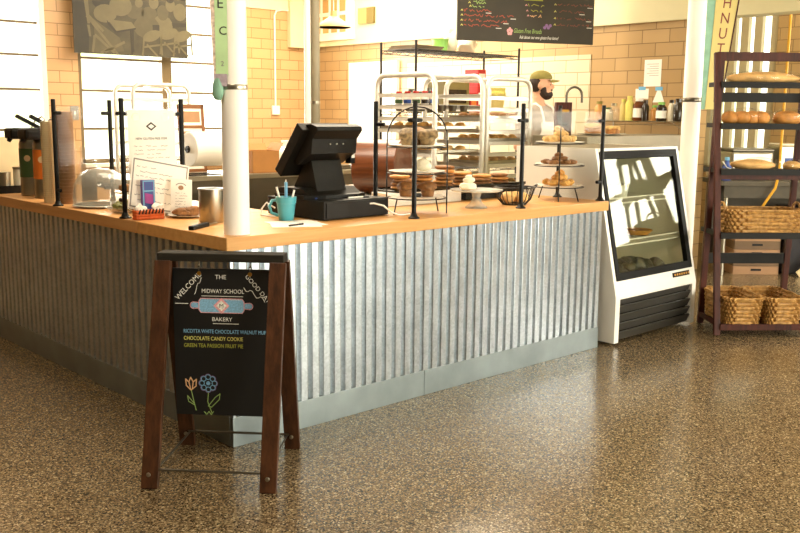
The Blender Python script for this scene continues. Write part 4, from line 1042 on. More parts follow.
for i, (x, y, r_, h, lab) in enumerate(((3.74, 4.72, .15, .26, 'crumpled white flour sack on the steel table behind the cash register'), (3.52, 4.86, .12, .20, 'smaller white sack behind the cardboard box'))):
    o = thing('sack', lab, 'sack', (x, y, .9)); obj('bag', MB().blob((0, 0, h * .5), r_, r_ * .8, h * .5, 60 + i, .14, 3, .9), 'paper', o, True); obj('tied_neck', MB().lathe([(.03, h * .92), (.02, h), (.045, h + .05), (0, h + .04)], 14), 'paper', o, True)
for v in range(2):
    o = obj('tray', MB().box(-.24, .24, -.17, .17, 0, .022, bev=.006), 'steel_dark', None, loc=(4.2, 4.6, .9005 + v * .0225)); tag(o, ('lower' if v == 0 else 'upper') + ' of two flat dark trays on the right of the long steel table', 'tray')
# collage frame
t = thing('picture_frame', 'brown collage picture frame of small photos at the left kitchen window', 'picture frame', (2.76, 4.93, .9)); t.rotation_euler = (math.radians(-4), 0, .0)
b = MB(); b.box(-.15, .15, 0, .02, 0, .03); b.box(-.15, .15, 0, .02, .64, .68); b.box(-.15, -.12, 0, .02, 0, .68); b.box(.12, .15, 0, .02, 0, .68); b.box(-.12, .12, 0, .018, .44, .47); obj('frame', b, 'frame', t)
obj('mount', MB().box(-.12, .12, .008, .014, .03, .64), 'paper', t)
for x, z, w2, h2 in ((-.1, .5, .2, .11), (-.105, .28, .09, .13), (.005, .28, .1, .13), (-.10, .07, .12, .17)): obj('photo', MB().box(x, x + w2, .005, .008, z, z + h2), 'beige_d', t)

# ------------------------------------------------------------------ sheet-pan racks
def pan_rack(label, loc, rz, W2, D2, H2, n):
    t = thing('pan_rack', label, 'rack', loc, rz)
    for sx in (-1, 1):
        x = sx * W2 / 2; R_ = .09
        pts = [(x, -D2 / 2, .09), (x, -D2 / 2, H2 - R_)] + [(x, -D2 / 2 + R_ - R_ * math.cos(a), H2 - R_ + R_ * math.sin(a)) for a in (PI / 8, PI / 4, 3 * PI / 8)] + [(x, -D2 / 2 + R_, H2), (x, D2 / 2 - R_, H2)] + [(x, D2 / 2 - R_ + R_ * math.sin(a), H2 - R_ + R_ * math.cos(a)) for a in (PI / 8, PI / 4, 3 * PI / 8)] + [(x, D2 / 2, H2 - R_), (x, D2 / 2, .09)]
        f = obj('side_frame', MB().tube(pts, .021, 10), 'alu', t, True)
        for k in range(n): obj('slide', MB().box(x - .004 - (.02 if sx > 0 else 0), x + .004 + (.02 if sx < 0 else 0), -D2 / 2, D2 / 2, .28 + k * (H2 - .42) / (n - 1) - .003, .28 + k * (H2 - .42) / (n - 1)).box(x - .004, x + .004, -D2 / 2, D2 / 2, .28 + k * (H2 - .42) / (n - 1) - .032, .28 + k * (H2 - .42) / (n - 1)), 'alu', f)
    for sy in (-1, 1):
        obj('cross_bar', MB().tube([(-W2 / 2, sy * (D2 / 2 - .05), .12), (W2 / 2, sy * (D2 / 2 - .05), .12)], .014, 8), 'alu', t, True)
    obj('top_bar', MB().tube([(-W2 / 2, 0, H2), (W2 / 2, 0, H2)], .014, 8), 'alu', t, True)
    for sx in (-1, 1):
        for sy in (-1, 1):
            obj('caster', MB().lathe([(0, -.015), (.04, -.015), (.04, .015), (0, .015)], 18, Matrix.Translation((sx * W2 / 2, sy * D2 / 2, .04)) @ Matrix.Rotation(PI / 2, 4, 'Y')).box(sx * W2 / 2 - .012, sx * W2 / 2 + .012, sy * D2 / 2 - .012, sy * D2 / 2 + .012, .045, .1), 'black', t, True)
    return t, [.28 + k * (H2 - .42) / (n - 1) for k in range(n)]
r1, Z1 = pan_rack('white aluminium sheet-pan rack beside the brown roll', (3.155, 1.945, 0), 0, .54, .66, 1.80, 16)
r2, Z2 = pan_rack('white aluminium sheet-pan rack directly left of the man in the cap', (3.765, 1.86, 0), PI / 2, .46, .54, 1.79, 16)
r3, Z3 = pan_rack('white aluminium rack far back by the left window', (2.75, 5.75, 0), PI / 2 - .1, .5, .62, 1.78, 10)
def pan(label, loc, rz, w, d, food=None, n=0, m='pastry', s=.03, flat=.6):
    t = thing('sheet_pan', label, 'pan', loc, rz)
    obj('pan', MB().box(-w / 2, w / 2, -d / 2, d / 2, 0, .003).box(-w / 2, w / 2, -d / 2, -d / 2 + .003, 0, .024).box(-w / 2, w / 2, d / 2 - .003, d / 2, 0, .024).box(-w / 2, -w / 2 + .003, -d / 2, d / 2, 0, .024).box(w / 2 - .003, w / 2, -d / 2, d / 2, 0, .024), 'steel_dark' if food == 'dark' else 'steel', t)
    return t
foods = [('pastry', 'golden bun'), ('muffin', 'brown bun'), ('scone', 'pale bun'), ('bread_l', 'toasted bun')]
def load(rx, ry, rz, zs, w, d, slots, where, seed):
    rnd = random.Random(seed)
    words = ('lowest', 'second lowest', 'third lowest', 'fourth lowest', 'fifth lowest', 'sixth', 'seventh', 'eighth', 'ninth', 'topmost')
    for q, k in enumerate(slots):
        z = zs[k] + .0005
        pan('sheet pan on the %s filled level of %s' % (words[q] if q < len(slots) - 1 else 'topmost', where), (rx, ry, z), rz, w, d)
        m, nm = foods[(q + seed) % 4]
        for i in range(3):
            for j in range(4):
                lx = (i - 1) * w * .3; ly = (j - 1.5) * d * .22
                c_, s_ = math.cos(rz), math.sin(rz)
                o = obj('bun', MB().blob((0, 0, 0), .042, .042, .026, i * 5 + j + q * 13, .08, 2), m, None, True, loc=(rx + lx * c_ - ly * s_, ry + lx * s_ + ly * c_, z + .027))
                tag(o, '%s on the %s filled pan of %s' % (nm, words[q] if q < len(slots) - 1 else 'topmost', where), 'bun', 'buns on rack pans, %s, level %s' % (where, words[q]))
load(3.155, 1.945, 0, Z1, .50, .62, (6, 8, 10, 12), 'the rack beside the brown roll', 1)
load(3.765, 1.86, PI / 2, Z2, .42, .5, (7, 9, 11, 13), 'the rack left of the man', 2)
# muffin tin and bottles in the first rack
t = thing('muffin_tin', 'dark muffin tin on the top level of the rack beside the brown roll', 'pan', (3.155, 1.93, Z1[14]))
b = MB(); b.box(-.215, .215, -.3, .3, .0, .004)
obj('tin_sheet', b, 'steel_dark', t)
for i in range(3):
    for j in range(5): obj('cup', MB().lathe([(.026, -.045), (.036, -.0005)], 14, Matrix.Translation((-.13 + i * .13, -.24 + j * .12, 0))), 'steel_dark', t, True)
for k in range(5):
    y = 1.72 + k * .1
    t = thing('bottle', 'small white bottle with red cap standing in the muffin tin, %s' % ('nearest', 'second nearest', 'middle', 'second farthest', 'farthest')[k], 'bottle', (2.98, y, Z1[14] + .0045), 0, 'red capped bottles in the rack')
    obj('body', MB().lathe([(.03, 0), (.032, .07), (.022, .08), (0, .08)], 16), 'paper', t, True); obj('label_band', MB().lathe([(.0325, .01), (.0328, .04)], 16), ('blue', 'jar3', 'green_lbl', 'blue', 'green_lbl')[k], t, True); obj('cap', MB().lathe([(.024, .08), (.024, .105), (0, .105)], 14), 'red', t, True)

# ------------------------------------------------------------------ wire shelving behind the racks
SX0, SX1, SY0, SY1 = 4.13, 5.66, 3.12, 3.62
t = thing('wire_shelving', 'tall dark wire shelving unit behind the pan racks', 'shelving', (SX0, SY0, 0))
for x in (0, SX1 - SX0):
    for y in (0, SY1 - SY0): obj('post', MB().lathe([(.0125, 0), (.0125, 2.2), (0, 2.205)], 10, Matrix.Translation((x, y, 0))), 'wire', t, True)
for z in (.3, .95, 1.52, 2.12):
    b = MB(); L_ = SX1 - SX0; D_ = SY1 - SY0
    for y in (0, D_): b.tube([(0, y, z), (L_, y, z)], .004, 6); b.tube([(0, y, z - .03), (L_, y, z - .03)], .004, 6)
    for x in (0, L_): b.tube([(x, 0, z), (x, D_, z)], .004, 6); b.tube([(x, 0, z - .03), (x, D_, z - .03)], .004, 6)
    n = 26
    for y in (0, D_): b.tube([(L_ * k / n, y, z if k % 2 else z - .03) for k in range(n + 1)], .003, 5)
    for k in range(30): b.tube([(L_ * (k + .5) / 30, 0, z), (L_ * (k + .5) / 30, D_, z)], .0025, 5)
    obj('wire_shelf', b, 'wire', t, True)
def carton(name, label, cat, x, y, z, w, d, h, m, band=None, flap=True):
    t = thing(name, label, cat, (x, y, z)); obj('carton', MB().box(-w / 2, w / 2, -d / 2, d / 2, 0, h, bev=.004), m, t)
    if band: obj('label_panel', MB().box(-w * .38, w * .38, -d / 2 - .0015, -d / 2, h * .3, h * .75), band, t)
    return t
zs = 1.5245
carton('red_box', 'tall stack-high red box on the wire shelving behind the racks', 'box', 5.17, 3.3, zs, .13, .2, .27, 'red', 'paper')
carton('red_box', 'second red box standing on top of the tall red box on the shelving', 'box', 5.175, 3.3, zs + .271, .12, .19, .17, 'red', 'paper')
carton('red_box', 'small red box at the left of the tall red box on the shelving', 'box', 5.04, 3.28, zs, .10, .18, .2, 'red', 'orange_lbl')
carton('storage_box', 'wide brownish box on the wire shelving between the jars and red boxes', 'box', 4.78, 3.34, zs, .38, .3, .3, 'vent', 'jar3')
t = thing('bin', 'yellow bag-lined bin on the wire shelving left of the man in the cap', 'bin', (5.44, 3.3, zs))
obj('bin_body', MB().lathe([(.12, 0), (.15, .2), (.14, .2), (.11, .008), (0, .008)], 24), 'signyellow', t, True); obj('liner', MB().lathe([(.151, .17), (.155, .2), (.13, .255), (.15, .26), (.14, .2), (.0, .2)], 9), 'chalk_yellow', t)
for i, (x, w, h, m, lab) in enumerate(((4.25, .11, .22, 'jar4', 'pale jar at the left end of the wire shelving behind the racks'), (4.37, .10, .2, 'cream', 'cream jar in the wire shelving between the pale and the dark jar'), (4.49, .11, .24, 'jar3', 'dark jar in the wire shelving left of the small red box'))):
    o = thing('jar', lab, 'jar', (x, 3.3, zs)); obj('body', MB().lathe([(w * .45, 0), (w * .5, .02), (w * .5, h * .75), (w * .35, h * .85), (0, h * .85)], 20), m, o, True); obj('lid', MB().lathe([(w * .38, h * .85), (w * .38, h), (0, h)], 18), 'steel_dark', o, True)
zt = 2.1245
for i in range(3):
    o = obj('baking_board', MB().box(-.2, .2, -.18, .18, 0, .014, bev=.003), 'board', None, loc=(4.36 + i * .02, 3.38, zt + i * .0145), rot=(0, 0, .05 * i)); tag(o, ('bottom', 'middle', 'top')[i] + ' of the flat brown boards at the left end of the top wire shelf', 'board')
t = thing('plastic_tub', 'bright green plastic tub lying on the top wire shelf', 'tub', (4.66, 3.32, zt)); obj('tub', MB().lathe([(.07, 0), (.085, .12), (.08, .12), (.064, .006), (0, .006)], 24), 'green', t, True); obj('rim', MB().lathe([(.088, .115), (.09, .122), (.08, .125), (.08, .115)], 24), 'green', t, True)
for i, (x, r_, h, lab) in enumerate(((4.86, .10, .22, 'white paper sack right of the green tub on the top wire shelf'), (5.10, .11, .18, 'pale sack on the top wire shelf under the menu board'))):
    o = thing('sack', lab, 'sack', (x, 3.36, zt)); obj('bag', MB().blob((0, 0, h * .5), r_, r_ * .8, h * .5, 70 + i, .14, 3, .92), 'jar4', o, True); obj('fold', MB().box(-r_ * .5, r_ * .5, -.02, .02, h * .9, h * 1.08), 'jar4', o)

# ------------------------------------------------------------------ steel-topped cabinet, man, jars
t = thing('kitchen_cabinet', 'pale kitchen cabinet with a steel top behind the glass case', 'cabinet', (3.93, .97, 0))
obj('carcass', MB().box(0, 1.68, .02, .52, .08, 1.20), 'caseint', t)
for k in range(2): obj('door', MB().box(.02 + k * .83, .02 + k * .83 + .81, 0, .02, .1, 1.18, bev=.003), 'caseint', t)
obj('steel_top', MB().box(-.01, 1.69, -.02, .53, 1.20, 1.335, bev=.006), 'steelmid', t); obj('plinth', MB().box(.02, 1.66, .06, .5, 0, .08), 'black', t)
t = thing('cake_plate', 'white plate of two frosted cakes on the steel-topped cabinet', 'plate', (4.47, 1.2, 1.336)); obj('dish', MB().lathe([(.1, 0), (.2, .012), (.205, .016), (.1, .006), (0, .006)], 32), 'china', t, True)
for i, (u, v, lab) in enumerate(((-.07, 0, 'brown cake with pale icing at the left on the white plate on the cabinet'), (.1, .02, 'smaller iced brown cake at the right on the white plate on the cabinet'))):
    o = thing('cake', lab, 'cake', (*off((4.47, 1.2), u, v), 1.3425)); s = 1 - .2 * i
    obj('sponge', MB().lathe([(.07 * s, .001), (.078 * s, .05), (0, .052)], 22), 'muffin', o, True); obj('icing', MB().blob((0, 0, .06 * s + .004), .078 * s, .078 * s, .03 * s, 80 + i, .1, 3), 'scone', o, True)
t = thing('tap', 'tall chrome gooseneck tap beside the man in the cap', 'tap', (4.26, 1.42, 1.335))
obj('base', MB().lathe([(.03, 0), (.03, .01), (.016, .02), (.014, .06), (0, .06)], 18), 'steel', t, True)
d_ = Vector((.73, -.683, 0)); obj('spout', MB().tube([(0, 0, .05), (0, 0, .33)] + [tuple(d_ * (.065 - .065 * math.cos(a)) + Vector((0, 0, .33 + .07 * math.sin(a)))) for a in [PI * k / 8 for k in range(1, 9)]] + [tuple(d_ * .13 + Vector((0, 0, .27)))], .011, 10), 'steel_dark', t, True); obj('handle', MB().bar((0, 0, .05), (-.06, .02, .09), .012, .01), 'steel', t)
t = thing('knife_block', 'dark brown block box on the cabinet before the tap', 'box', (4.10, 1.33, 1.3355), -.75); obj('block', MB().box(-.065, .065, -.05, .05, 0, .27, bev=.004), 'redwood', t); obj('slot', MB().box(-.04, .04, -.052, -.05, .19, .21), 'brass', t)

def capsules(mb, chain, seg=10):                       # chain: (x,y,z,r) tapered, closed by blobs
    for a, c in zip(chain, chain[1:]):
        pa, pc = Vector(a[:3]), Vector(c[:3]); n = max(2, int((pc - pa).length / (min(a[3], c[3]) * .5)))
        for i in range(n + 1):
            f = i / n; p = pa.lerp(pc, f); r = a[3] + (c[3] - a[3]) * f
            mb.blob(p, r, r, r, 0, 0, 2)
def remesh(name, mb, m, parent, vox, smooth=4):
    o = obj(name, mb, m, parent); md = o.modifiers.new('r', 'REMESH'); md.mode = 'VOXEL'; md.voxel_size = vox
    s = o.modifiers.new('s', 'SMOOTH'); s.iterations = smooth; s.factor = .5
    bpy.context.view_layer.update()
    me = bpy.data.meshes.new_from_object(o.evaluated_get(bpy.context.evaluated_depsgraph_get()))
    o.modifiers.clear(); old = o.data; o.data = me; bpy.data.meshes.remove(old); me.name = name
    for p in me.polygons: p.use_smooth = True
    return o
t = thing('person', 'bearded man in olive cap, grey shirt and white apron behind the counter', 'person', (4.685, 2.03, 0), math.radians(-3))
HR = Matrix.Translation((0, 0, 1.66)) @ Matrix.Rotation(math.radians(42), 4, 'Z') @ Matrix.Translation((0, 0, -1.66))
def hp(x, y, z): return HR @ Vector((x, y, z))
b = MB()
b.blob((0, .012, 1.795), .077, .098, .105, 0, 0, 3, 0, HR); b.blob((0, -.03, 1.735), .060, .066, .082, 0, 0, 3, 0, HR); b.blob((0, -.055, 1.69), .036, .034, .03, 0, 0, 2, 0, HR)
for z, y, r_ in ((1.785, -.092, .010), (1.768, -.104, .013), (1.752, -.108, .016)): b.blob((0, y, z), r_ * .9, r_, r_, 0, 0, 2, 0, HR)
for sx in (-1, 1): b.blob((sx * .079, .012, 1.765), .011, .022, .033, 0, 0, 2, 0, HR); b.blob((sx * .04, -.066, 1.76), .022, .02, .02, 0, 0, 2, 0, HR)
b.blob((0, -.088, 1.715), .022, .012, .008, 0, 0, 2, 0, HR)
capsules(b, [(0, .03, 1.73, .056), (0, .025, 1.62, .056), (0, .02, 1.54, .07)])
for z, rx, ry in ((1.5, .17, .085), (1.42, .19, .105), (1.32, .175, .112), (1.2, .16, .105), (1.1, .155, .105), (1.0, .17, .115), (.93, .165, .115)): b.blob((0, .01, z), rx, ry, .1, 0, 0, 3)
for sx in (-1, 1):
    capsules(b, [(sx * .17, .01, 1.52, .058), (sx * .225, .02, 1.46, .054), (sx * .255, .04, 1.22, .042), (sx * .225, -.20, 1.10, .028)])
    hx, hy, hz = sx * .222, -.25, 1.085
    b.blob((hx, hy, hz), .038, .05, .018, 0, 0, 2)
    for k, L in enumerate((.06, .072, .066, .05)):
        fx_ = hx + sx * (-.027 + .018 * k) * -1
        capsules(b, [(fx_, hy - .035, hz, .0095), (fx_, hy - .035 - L * .55, hz - .006, .0088), (fx_, hy - .035 - L * .9, hz - .03, .0078)])
    capsules(b, [(hx - sx * .03, hy + .01, hz, .012), (hx - sx * .055, hy - .025, hz - .008, .0105), (hx - sx * .06, hy - .055, hz - .018, .009)])
    capsules(b, [(sx * .09, .01, .92, .095), (sx * .1, .0, .52, .06), (sx * .1, .02, .36, .056), (sx * .1, .03, .09, .038)])
    b.blob((sx * .1, -.03, .045), .042, .11, .04, 0, 0, 2)
body = remesh('body', b, 'skin', t, .0085, 3)
b = MB()
for z, rx, ry in ((1.5, .178, .096), (1.42, .20, .118), (1.32, .186, .125), (1.2, .172, .12), (1.1, .168, .12), (1.0, .182, .128), (.92, .178, .128)): b.blob((0, .01, z), rx, ry, .1, 0, 0, 3)
for sx in (-1, 1): capsules(b, [(sx * .17, .01, 1.52, .068), (sx * .228, .02, 1.46, .066), (sx * .247, .032, 1.27, .058)])
capsules(b, [(-.06, .02, 1.55, .055), (.06, .02, 1.55, .055)])
remesh('shirt', b, 'shirt', t, .012, 5)
b = MB()
for sx in (-1, 1): capsules(b, [(sx * .09, .01, .93, .11), (sx * .1, .0, .52, .078), (sx * .1, .02, .3, .07), (sx * .1, .03, .07, .062)])
b.blob((0, .01, .96), .175, .127, .08, 0, 0, 3); remesh('trousers', b, 'trouser', t, .014, 4)
for sx in (-1, 1):
    sh = MB(); sh.blob((sx * .1, -.03, .045), .052, .135, .05, 0, 0, 3, .88); obj('shoe', sh, 'black', t, True)
# apron: bib, skirt, straps
b = MB(); rows = []
for i in range(24):
    z = .52 + (1.44 - .52) * i / 23
    half = math.radians(78) if z < 1.05 else math.radians(78 - 46 * min(1, (z - 1.05) / .3))
    rx, ry = (.215, .165) if z < 1.0 else (.208, .152)
    if z > 1.36: ry -= (z - 1.36) * .12
    rows.append([b.b.verts.new((rx * math.sin(half * (2 * j / 20 - 1)), .01 - ry * math.cos(half * (2 * j / 20 - 1)), z)) for j in range(21)])
for r_, q in zip(rows, rows[1:]):
    for j in range(20): b.b.faces.new((r_[j], r_[j + 1], q[j + 1], q[j]))
ap = obj('apron', b, 'apron', t, True); md = ap.modifiers.new('thickness', 'SOLIDIFY'); md.thickness = .005
for sx in (-1, 1):
    obj('strap', MB().tube([(sx * .085, -.125, 1.42), (sx * .09, -.115, 1.50), (sx * .08, -.07, 1.575), (sx * .07, .0, 1.605), (sx * .05, .07, 1.59), (0, .1, 1.575)], .010, 8), 'apron', ap, True)
# beard, hair, cap, eyes
b = MB(); b.blob((0, -.056, 1.683), .050, .050, .044, 2, .06, 3, 0, HR); b.blob((0, -.03, 1.695), .060, .056, .046, 4, .05, 3, 0, HR)
for sx in (-1, 1): b.blob((sx * .052, -.022, 1.725), .016, .03, .045, 5, .05, 2, 0, HR)
b.blob((0, -.092, 1.728), .036, .014, .009, 6, .05, 2, 0, HR); obj('beard', b, 'hair', t, True)
b = MB(); b.blob((0, .032, 1.785), .081, .088, .085, 7, .03, 3, 0, HR); obj('hair', b, 'hair', t, True)
cp = MB(); cp.blob((0, .005, 1.835), .084, .104, .072, 0, 0, 3, .12, HR @ Matrix.Translation((0, 0, 0)))
cap = obj('cap', cp, 'cap', t, True)
bl_ = MB(); rows = []
for i in range(7):
    f = i / 6; rows.append([bl_.b.verts.new(HR @ Vector(((.078 - .012 * f * f) * math.sin(a), -.075 - (.070 * f) * math.cos(a * .9) - .02 * math.cos(a), 1.826 - .012 * f - .018 * abs(math.sin(a)) ** 2))) for a in [math.radians(-85 + 170 * j / 16) for j in range(17)]])
for r_, q in zip(rows, rows[1:]):
    for j in range(16): bl_.b.faces.new((r_[j], r_[j + 1], q[j + 1], q[j]))
o = obj('bill', bl_, 'cap', cap, True); md = o.modifiers.new('thickness', 'SOLIDIFY'); md.thickness = .005
b = MB()
for sx in (-1, 1): b.blob((sx * .032, -.083, 1.775), .008, .006, .006, 0, 0, 2, 0, HR)
obj('eyes', b, 'eye', t, True)

# jar shelf on the east wall
t = thing('wall_shelf', 'wire wall shelf of jars on the tan tiled wall', 'shelf', (5.8, 1.72, 1.45))
b = MB()
for x in (-.14, -.07, 0, .07, .14): b.tube([(x, -.58, 0), (x, .50, 0)], .004, 6)
for k in range(12): b.tube([(-.14, -.58 + k * .098, -.005), (.14, -.58 + k * .098, -.005)], .003, 6)
for x in (-.14,): b.tube([(x, -.58, -.03), (x, .50, -.03)], .004, 6)
obj('wire_deck', b, 'chrome', t, True)
for y in (-.45, .4): obj('bracket', MB().tube([(.195, y, -.12), (.195, y, 0), (-.13, y, -.003)], .006, 6).tube([(.195, y, -.12), (-.1, y, -.006)], .004, 6), 'steel', t, True)
kinds = [('jar2', .045, .19, 'tan jar with olive lid at the left end of the wall shelf', 'cap'), ('jar4', .05, .13, 'white crock second from the left on the wall shelf', 'green_lbl'), ('clear', .045, .17, 'clear jar third from the left on the wall shelf', 'steel'), ('signyellow', .035, .21, 'slim yellow bottle on the wall shelf left of the brown jug', 'chalk_yellow'), ('chalk_yellow', .04, .24, 'tallest yellow bottle on the wall shelf', 'chalk_yellow'), ('jar1', .06, .22, 'fat brown jug with white label on the wall shelf', 'paper'), ('jar3', .035, .2, 'slim dark bottle right of the brown jug on the wall shelf', 'jar3'), ('jar2', .04, .15, 'short tan jar in the middle of the wall shelf', 'green'), ('jar3', .05, .18, 'dark jar with white label on the wall shelf', 'green'), ('jar4', .035, .2, 'slim pale bottle on the wall shelf under the folded paper', 'jar3'), ('jar3', .045, .21, 'dark bottle second from the right on the wall shelf', 'jar3'), ('jar2', .05, .16, 'tan jar at the right end of the wall shelf', 'jar1')]
for i, (m, r_, h, lab, lm) in enumerate(kinds):
    y = 2.15 - i * .089
    t = thing('jar', lab, 'jar', (5.78 + .03 * (i % 2), y, 1.4545)); r_ *= 1.0
    obj('body', MB().lathe([(r_ * .9, 0), (r_, .01), (r_, h * .7), (r_ * .6, h * .82), (r_ * .6, h * .86), (0, h * .86)], 18), m, t, True); obj('lid', MB().lathe([(r_ * .66, h * .86), (r_ * .66, h), (0, h)], 16), lm, t, True)
    if 'white label' in lab: obj('label_patch', MB().lathe([(r_ * 1.01, h * .15), (r_ * 1.01, h * .55)], 18), 'paper', t, True)
for i, (y, z, w, h, tilt, lab) in enumerate(((1.69, 1.92, .19, .26, .0, 'white typed notice on the tan tiled wall'), (1.80, 1.72, .15, .10, .0, 'small white note under blue tape above the jars, left one'), (1.61, 1.70, .13, .13, .5, 'folded white paper under blue tape above the jars, right one'))):
    t = thing('wall_notice', lab, 'notice', (5.997, y, z)); obj('sheet', MB().box(-.002, 0, -w / 2, w / 2, -h / 2, h / 2) if not tilt else yz(MB(), [(-w / 2, -h / 2), (w / 2, -h / 2), (w * .1, h / 2), (-w * .1, h / 2)], -.002, 0), 'paper', t)
    if i == 0:
        b = MB()
        for k in range(6): b.box(-.003, -.002, -w * .35, w * .35 - .03 * (k % 2), .085 - k * .022, .089 - k * .022)
        obj('text_lines', b, 'print', t)
    else: obj('tape', MB().box(-.004, -.0005, -.04, .04, h / 2 - .015, h / 2 + .02), 'cyan', t)

# ------------------------------------------------------------------ menu board
p0, p1 = Vector((4.385, 2.83)), Vector((5.72, 2.225)); L = (p1 - p0).length; ang = math.atan2(p1.y - p0.y, p1.x - p0.x)
t = thing('menu_board', 'large dark chalk menu board hanging above the wire shelving', 'menu board', (p0.x, p0.y, 2.2), ang)
BH = .82; mbd = obj('board', MB().box(0, L, -.012, .012, 0, BH, bev=.002), 'menuboard', t)
for x in (.15, L - .15): obj('chain', MB().tube([(x, 0, BH), (x, 0, CZ - 2.2)], .005, 6), 'steel_dark', t, True)
F2 = -.0122; k_ = L / 135.0
def mp_(px, py): return ((px - 457) * k_, (42.5 + (px - 457) * .037 - py) * .00935 - .008)
rnd = random.Random(8)
def chalk_row(px, py, wpx, m, hpx=3.2, dot='chalk_yellow', ul=0):
    x, z = mp_(px, py); b = MB(); b.strokes(scribble(x, z - .008, wpx * k_, hpx * .0082, rnd, .011), .0065, F2); obj('chalk_lettering', b, m, mbd)
    if dot:
        b = MB(); b.strokes([[(x - .03, z), (x - .02, z + .012), (x - .012, z)]], .006, F2); obj('chalk_bullet', b, dot, mbd)
    if ul:
        b = MB(); b.strokes([[(x + (wpx - 5) * k_, z - .014), (x + wpx * k_, z - .014)]], .006, F2); obj('chalk_underline', b, 'chalk_white', mbd)
for i, (px, py, wp, m, ul) in enumerate(((470, 2, 13, 'chalk_green', 0), (470, 5, 14, 'chalk_green', 0), (471, 8.5, 12, 'chalk_green', 0), (463, 12.5, 26, 'chalk_red', 1), (463, 17.3, 50, 'chalk_red', 1), (463, 22.3, 43, 'chalk_red', 1), (463, 27.2, 36, 'chalk_red', 1),
        (525, 7, 16, 'chalk_olive', 0), (526, 12.5, 14, 'chalk_olive', 0), (527, 17.5, 12, 'chalk_orange', 0), (554, 6, 36, 'chalk_brown', 1), (554, 13, 28, 'chalk_brown', 1), (554, 20, 35, 'chalk_brown', 1), (554, 26.5, 36, 'chalk_brown', 1))):
    chalk_row(px, py, wp, m, 3.2, 'chalk_pink' if 520 < px < 530 else 'chalk_yellow', ul)
x, z = mp_(511, 33); text('chalk_lettering', 'Gluten Free Breads', .062, 'chalk_green', mbd, (x, F2 - .0005, z - .012), ext=.0005, shear=.3, sx=.62)
x, z = mp_(517, 39.5); text('chalk_lettering', 'Ask about our new gluten free items!', .045, 'chalk_white', mbd, (x, F2 - .0005, z - .006), ext=.0005, shear=.3, sx=.62)
x, z = mp_(521, 1.5); obj('chalk_drawing', MB().xz([(x, z), (x + .2, z), (x + .2, z + .035), (x, z + .035)], F2 - .001, F2), 'chalk_olive', mbd)
x, z = mp_(507.5, 34); b = MB()
for q in range(5): a = q * 2 * PI / 5 + .3; b.xz(arc(x + .018 * math.cos(a), z + .01 + .022 * math.sin(a), .015, .018, 0, 2 * PI, 10)[:-1], F2 - .001 - q * .0003, F2)
obj('chalk_drawing', b, 'chalk_pink', mbd)
x, z = mp_(542, 29); b = MB()
for q in range(4): b.xz(arc(x + .02 * q, z + .02 * (q % 2), .017, .016, 0, 2 * PI, 10)[:-1], F2 - .001 - q * .0003, F2)
obj('chalk_drawing', b, 'chalk_purple', mbd)

# ------------------------------------------------------------------ hanging photograph at the left
t = thing('wall_poster', 'large sepia school lunchroom photograph hanging before the left windows', 'poster', (2.405, 6.85, 2.15), math.radians(.5))
PW, PH = 1.44, 1.0
pb = obj('print', MB().box(0, PW, -.006, .006, 0, PH), 'sepia', t)
for x in (.1, PW - .1): obj('cord', MB().tube([(x, 0, PH), (x, 0, CZ - 2.15)], .003, 6), 'wire', t)
def pp(px, py): return ((px - 73) / 112 * PW, (53 + (px - 73) * .05 - py) * .01285)
def shp(poly, m, d=.001): obj('printed_shape', MB().xz([pp(*q) for q in poly], -.006 - d, -.006), m, pb)
def lines(ls, m, w, d=.0012):
    b = MB(); b.strokes([[pp(*q) for q in l] for l in ls], w, -.006 - d, .0006); obj('printed_shape', b, m, pb)
shp([(73, 0), (84, 0), (87, 40), (86, 53), (74, 52.5)], 'sepia_d', .0005)
shp([(82.5, 0), (87, 0), (88.5, 28), (86, 28)], 'sepia_l', .0012); shp([(85.5, 29), (88, 29), (89, 39), (87, 39)], 'sepia_l', .0012)
shp([(88, 0), (184, 2), (184, 6), (166, 2), (140, 1)], 'sepia_d', .0005); shp([(92, 24), (116, 40), (120, 52), (92, 53)], 'sepia_m', .0006)
for (ex, ey, rx, ry, m, d) in ((100, 9, 9, 6, 'sepia_d', .0008), (103, 19, 11, 8, 'sepia_l', .001), (118, 12, 11, 9, 'sepia_l', .0011), (118, 2, 7, 5, 'sepia_d', .0009), (136, 9, 4, 4, 'sepia_l', .0013), (132, 17, 9, 6, 'sepia_m', .001), (151, 8, 5, 6, 'sepia_l', .0012), (150, 3, 4, 3, 'sepia_d', .0013), (146, 18, 8, 6, 'sepia_m', .001), (160, 17, 6, 7, 'sepia_m', .0011), (168, 10, 5, 6, 'sepia_l', .0012), (168, 5, 4, 3, 'sepia_d', .0013), (178, 16, 7, 8, 'sepia_l', .0009), (143, 30, 13, 10, 'sepia_m', .0011), (159, 29, 11, 10, 'sepia_l', .0008)):
    shp([(ex + rx * math.cos(a), ey + ry * math.sin(a)) for a in [2 * PI * k / 16 for k in range(16)]], m, d)
shp([(105, 24), (128, 26), (132, 31), (113, 34)], 'sepia_l', .0015); shp([(113, 34), (132, 31), (132, 32.5), (113, 35.5)], 'sepia_d', .0016)
shp([(104, 24.5), (113, 34), (112, 36), (105, 28)], 'sepia_d', .0014)
shp([(149, 28), (156, 28), (156, 33), (149, 34)], 'sepia_d', .0016); shp([(169, 26), (184, 26), (184, 29.5), (170, 30)], 'sepia_d', .0014)
lines([[(86, 22), (113, 54)], [(87, 21), (100, 34)], [(92, 39), (90, 52)], [(93, 38), (110, 53)], [(102, 52), (120, 44)], [(104, 50), (98, 53)]], 'sepia_l', .03)
lines([[(127, 33), (127.5, 54)], [(129, 33), (129, 52)]], 'sepia_d', .02)
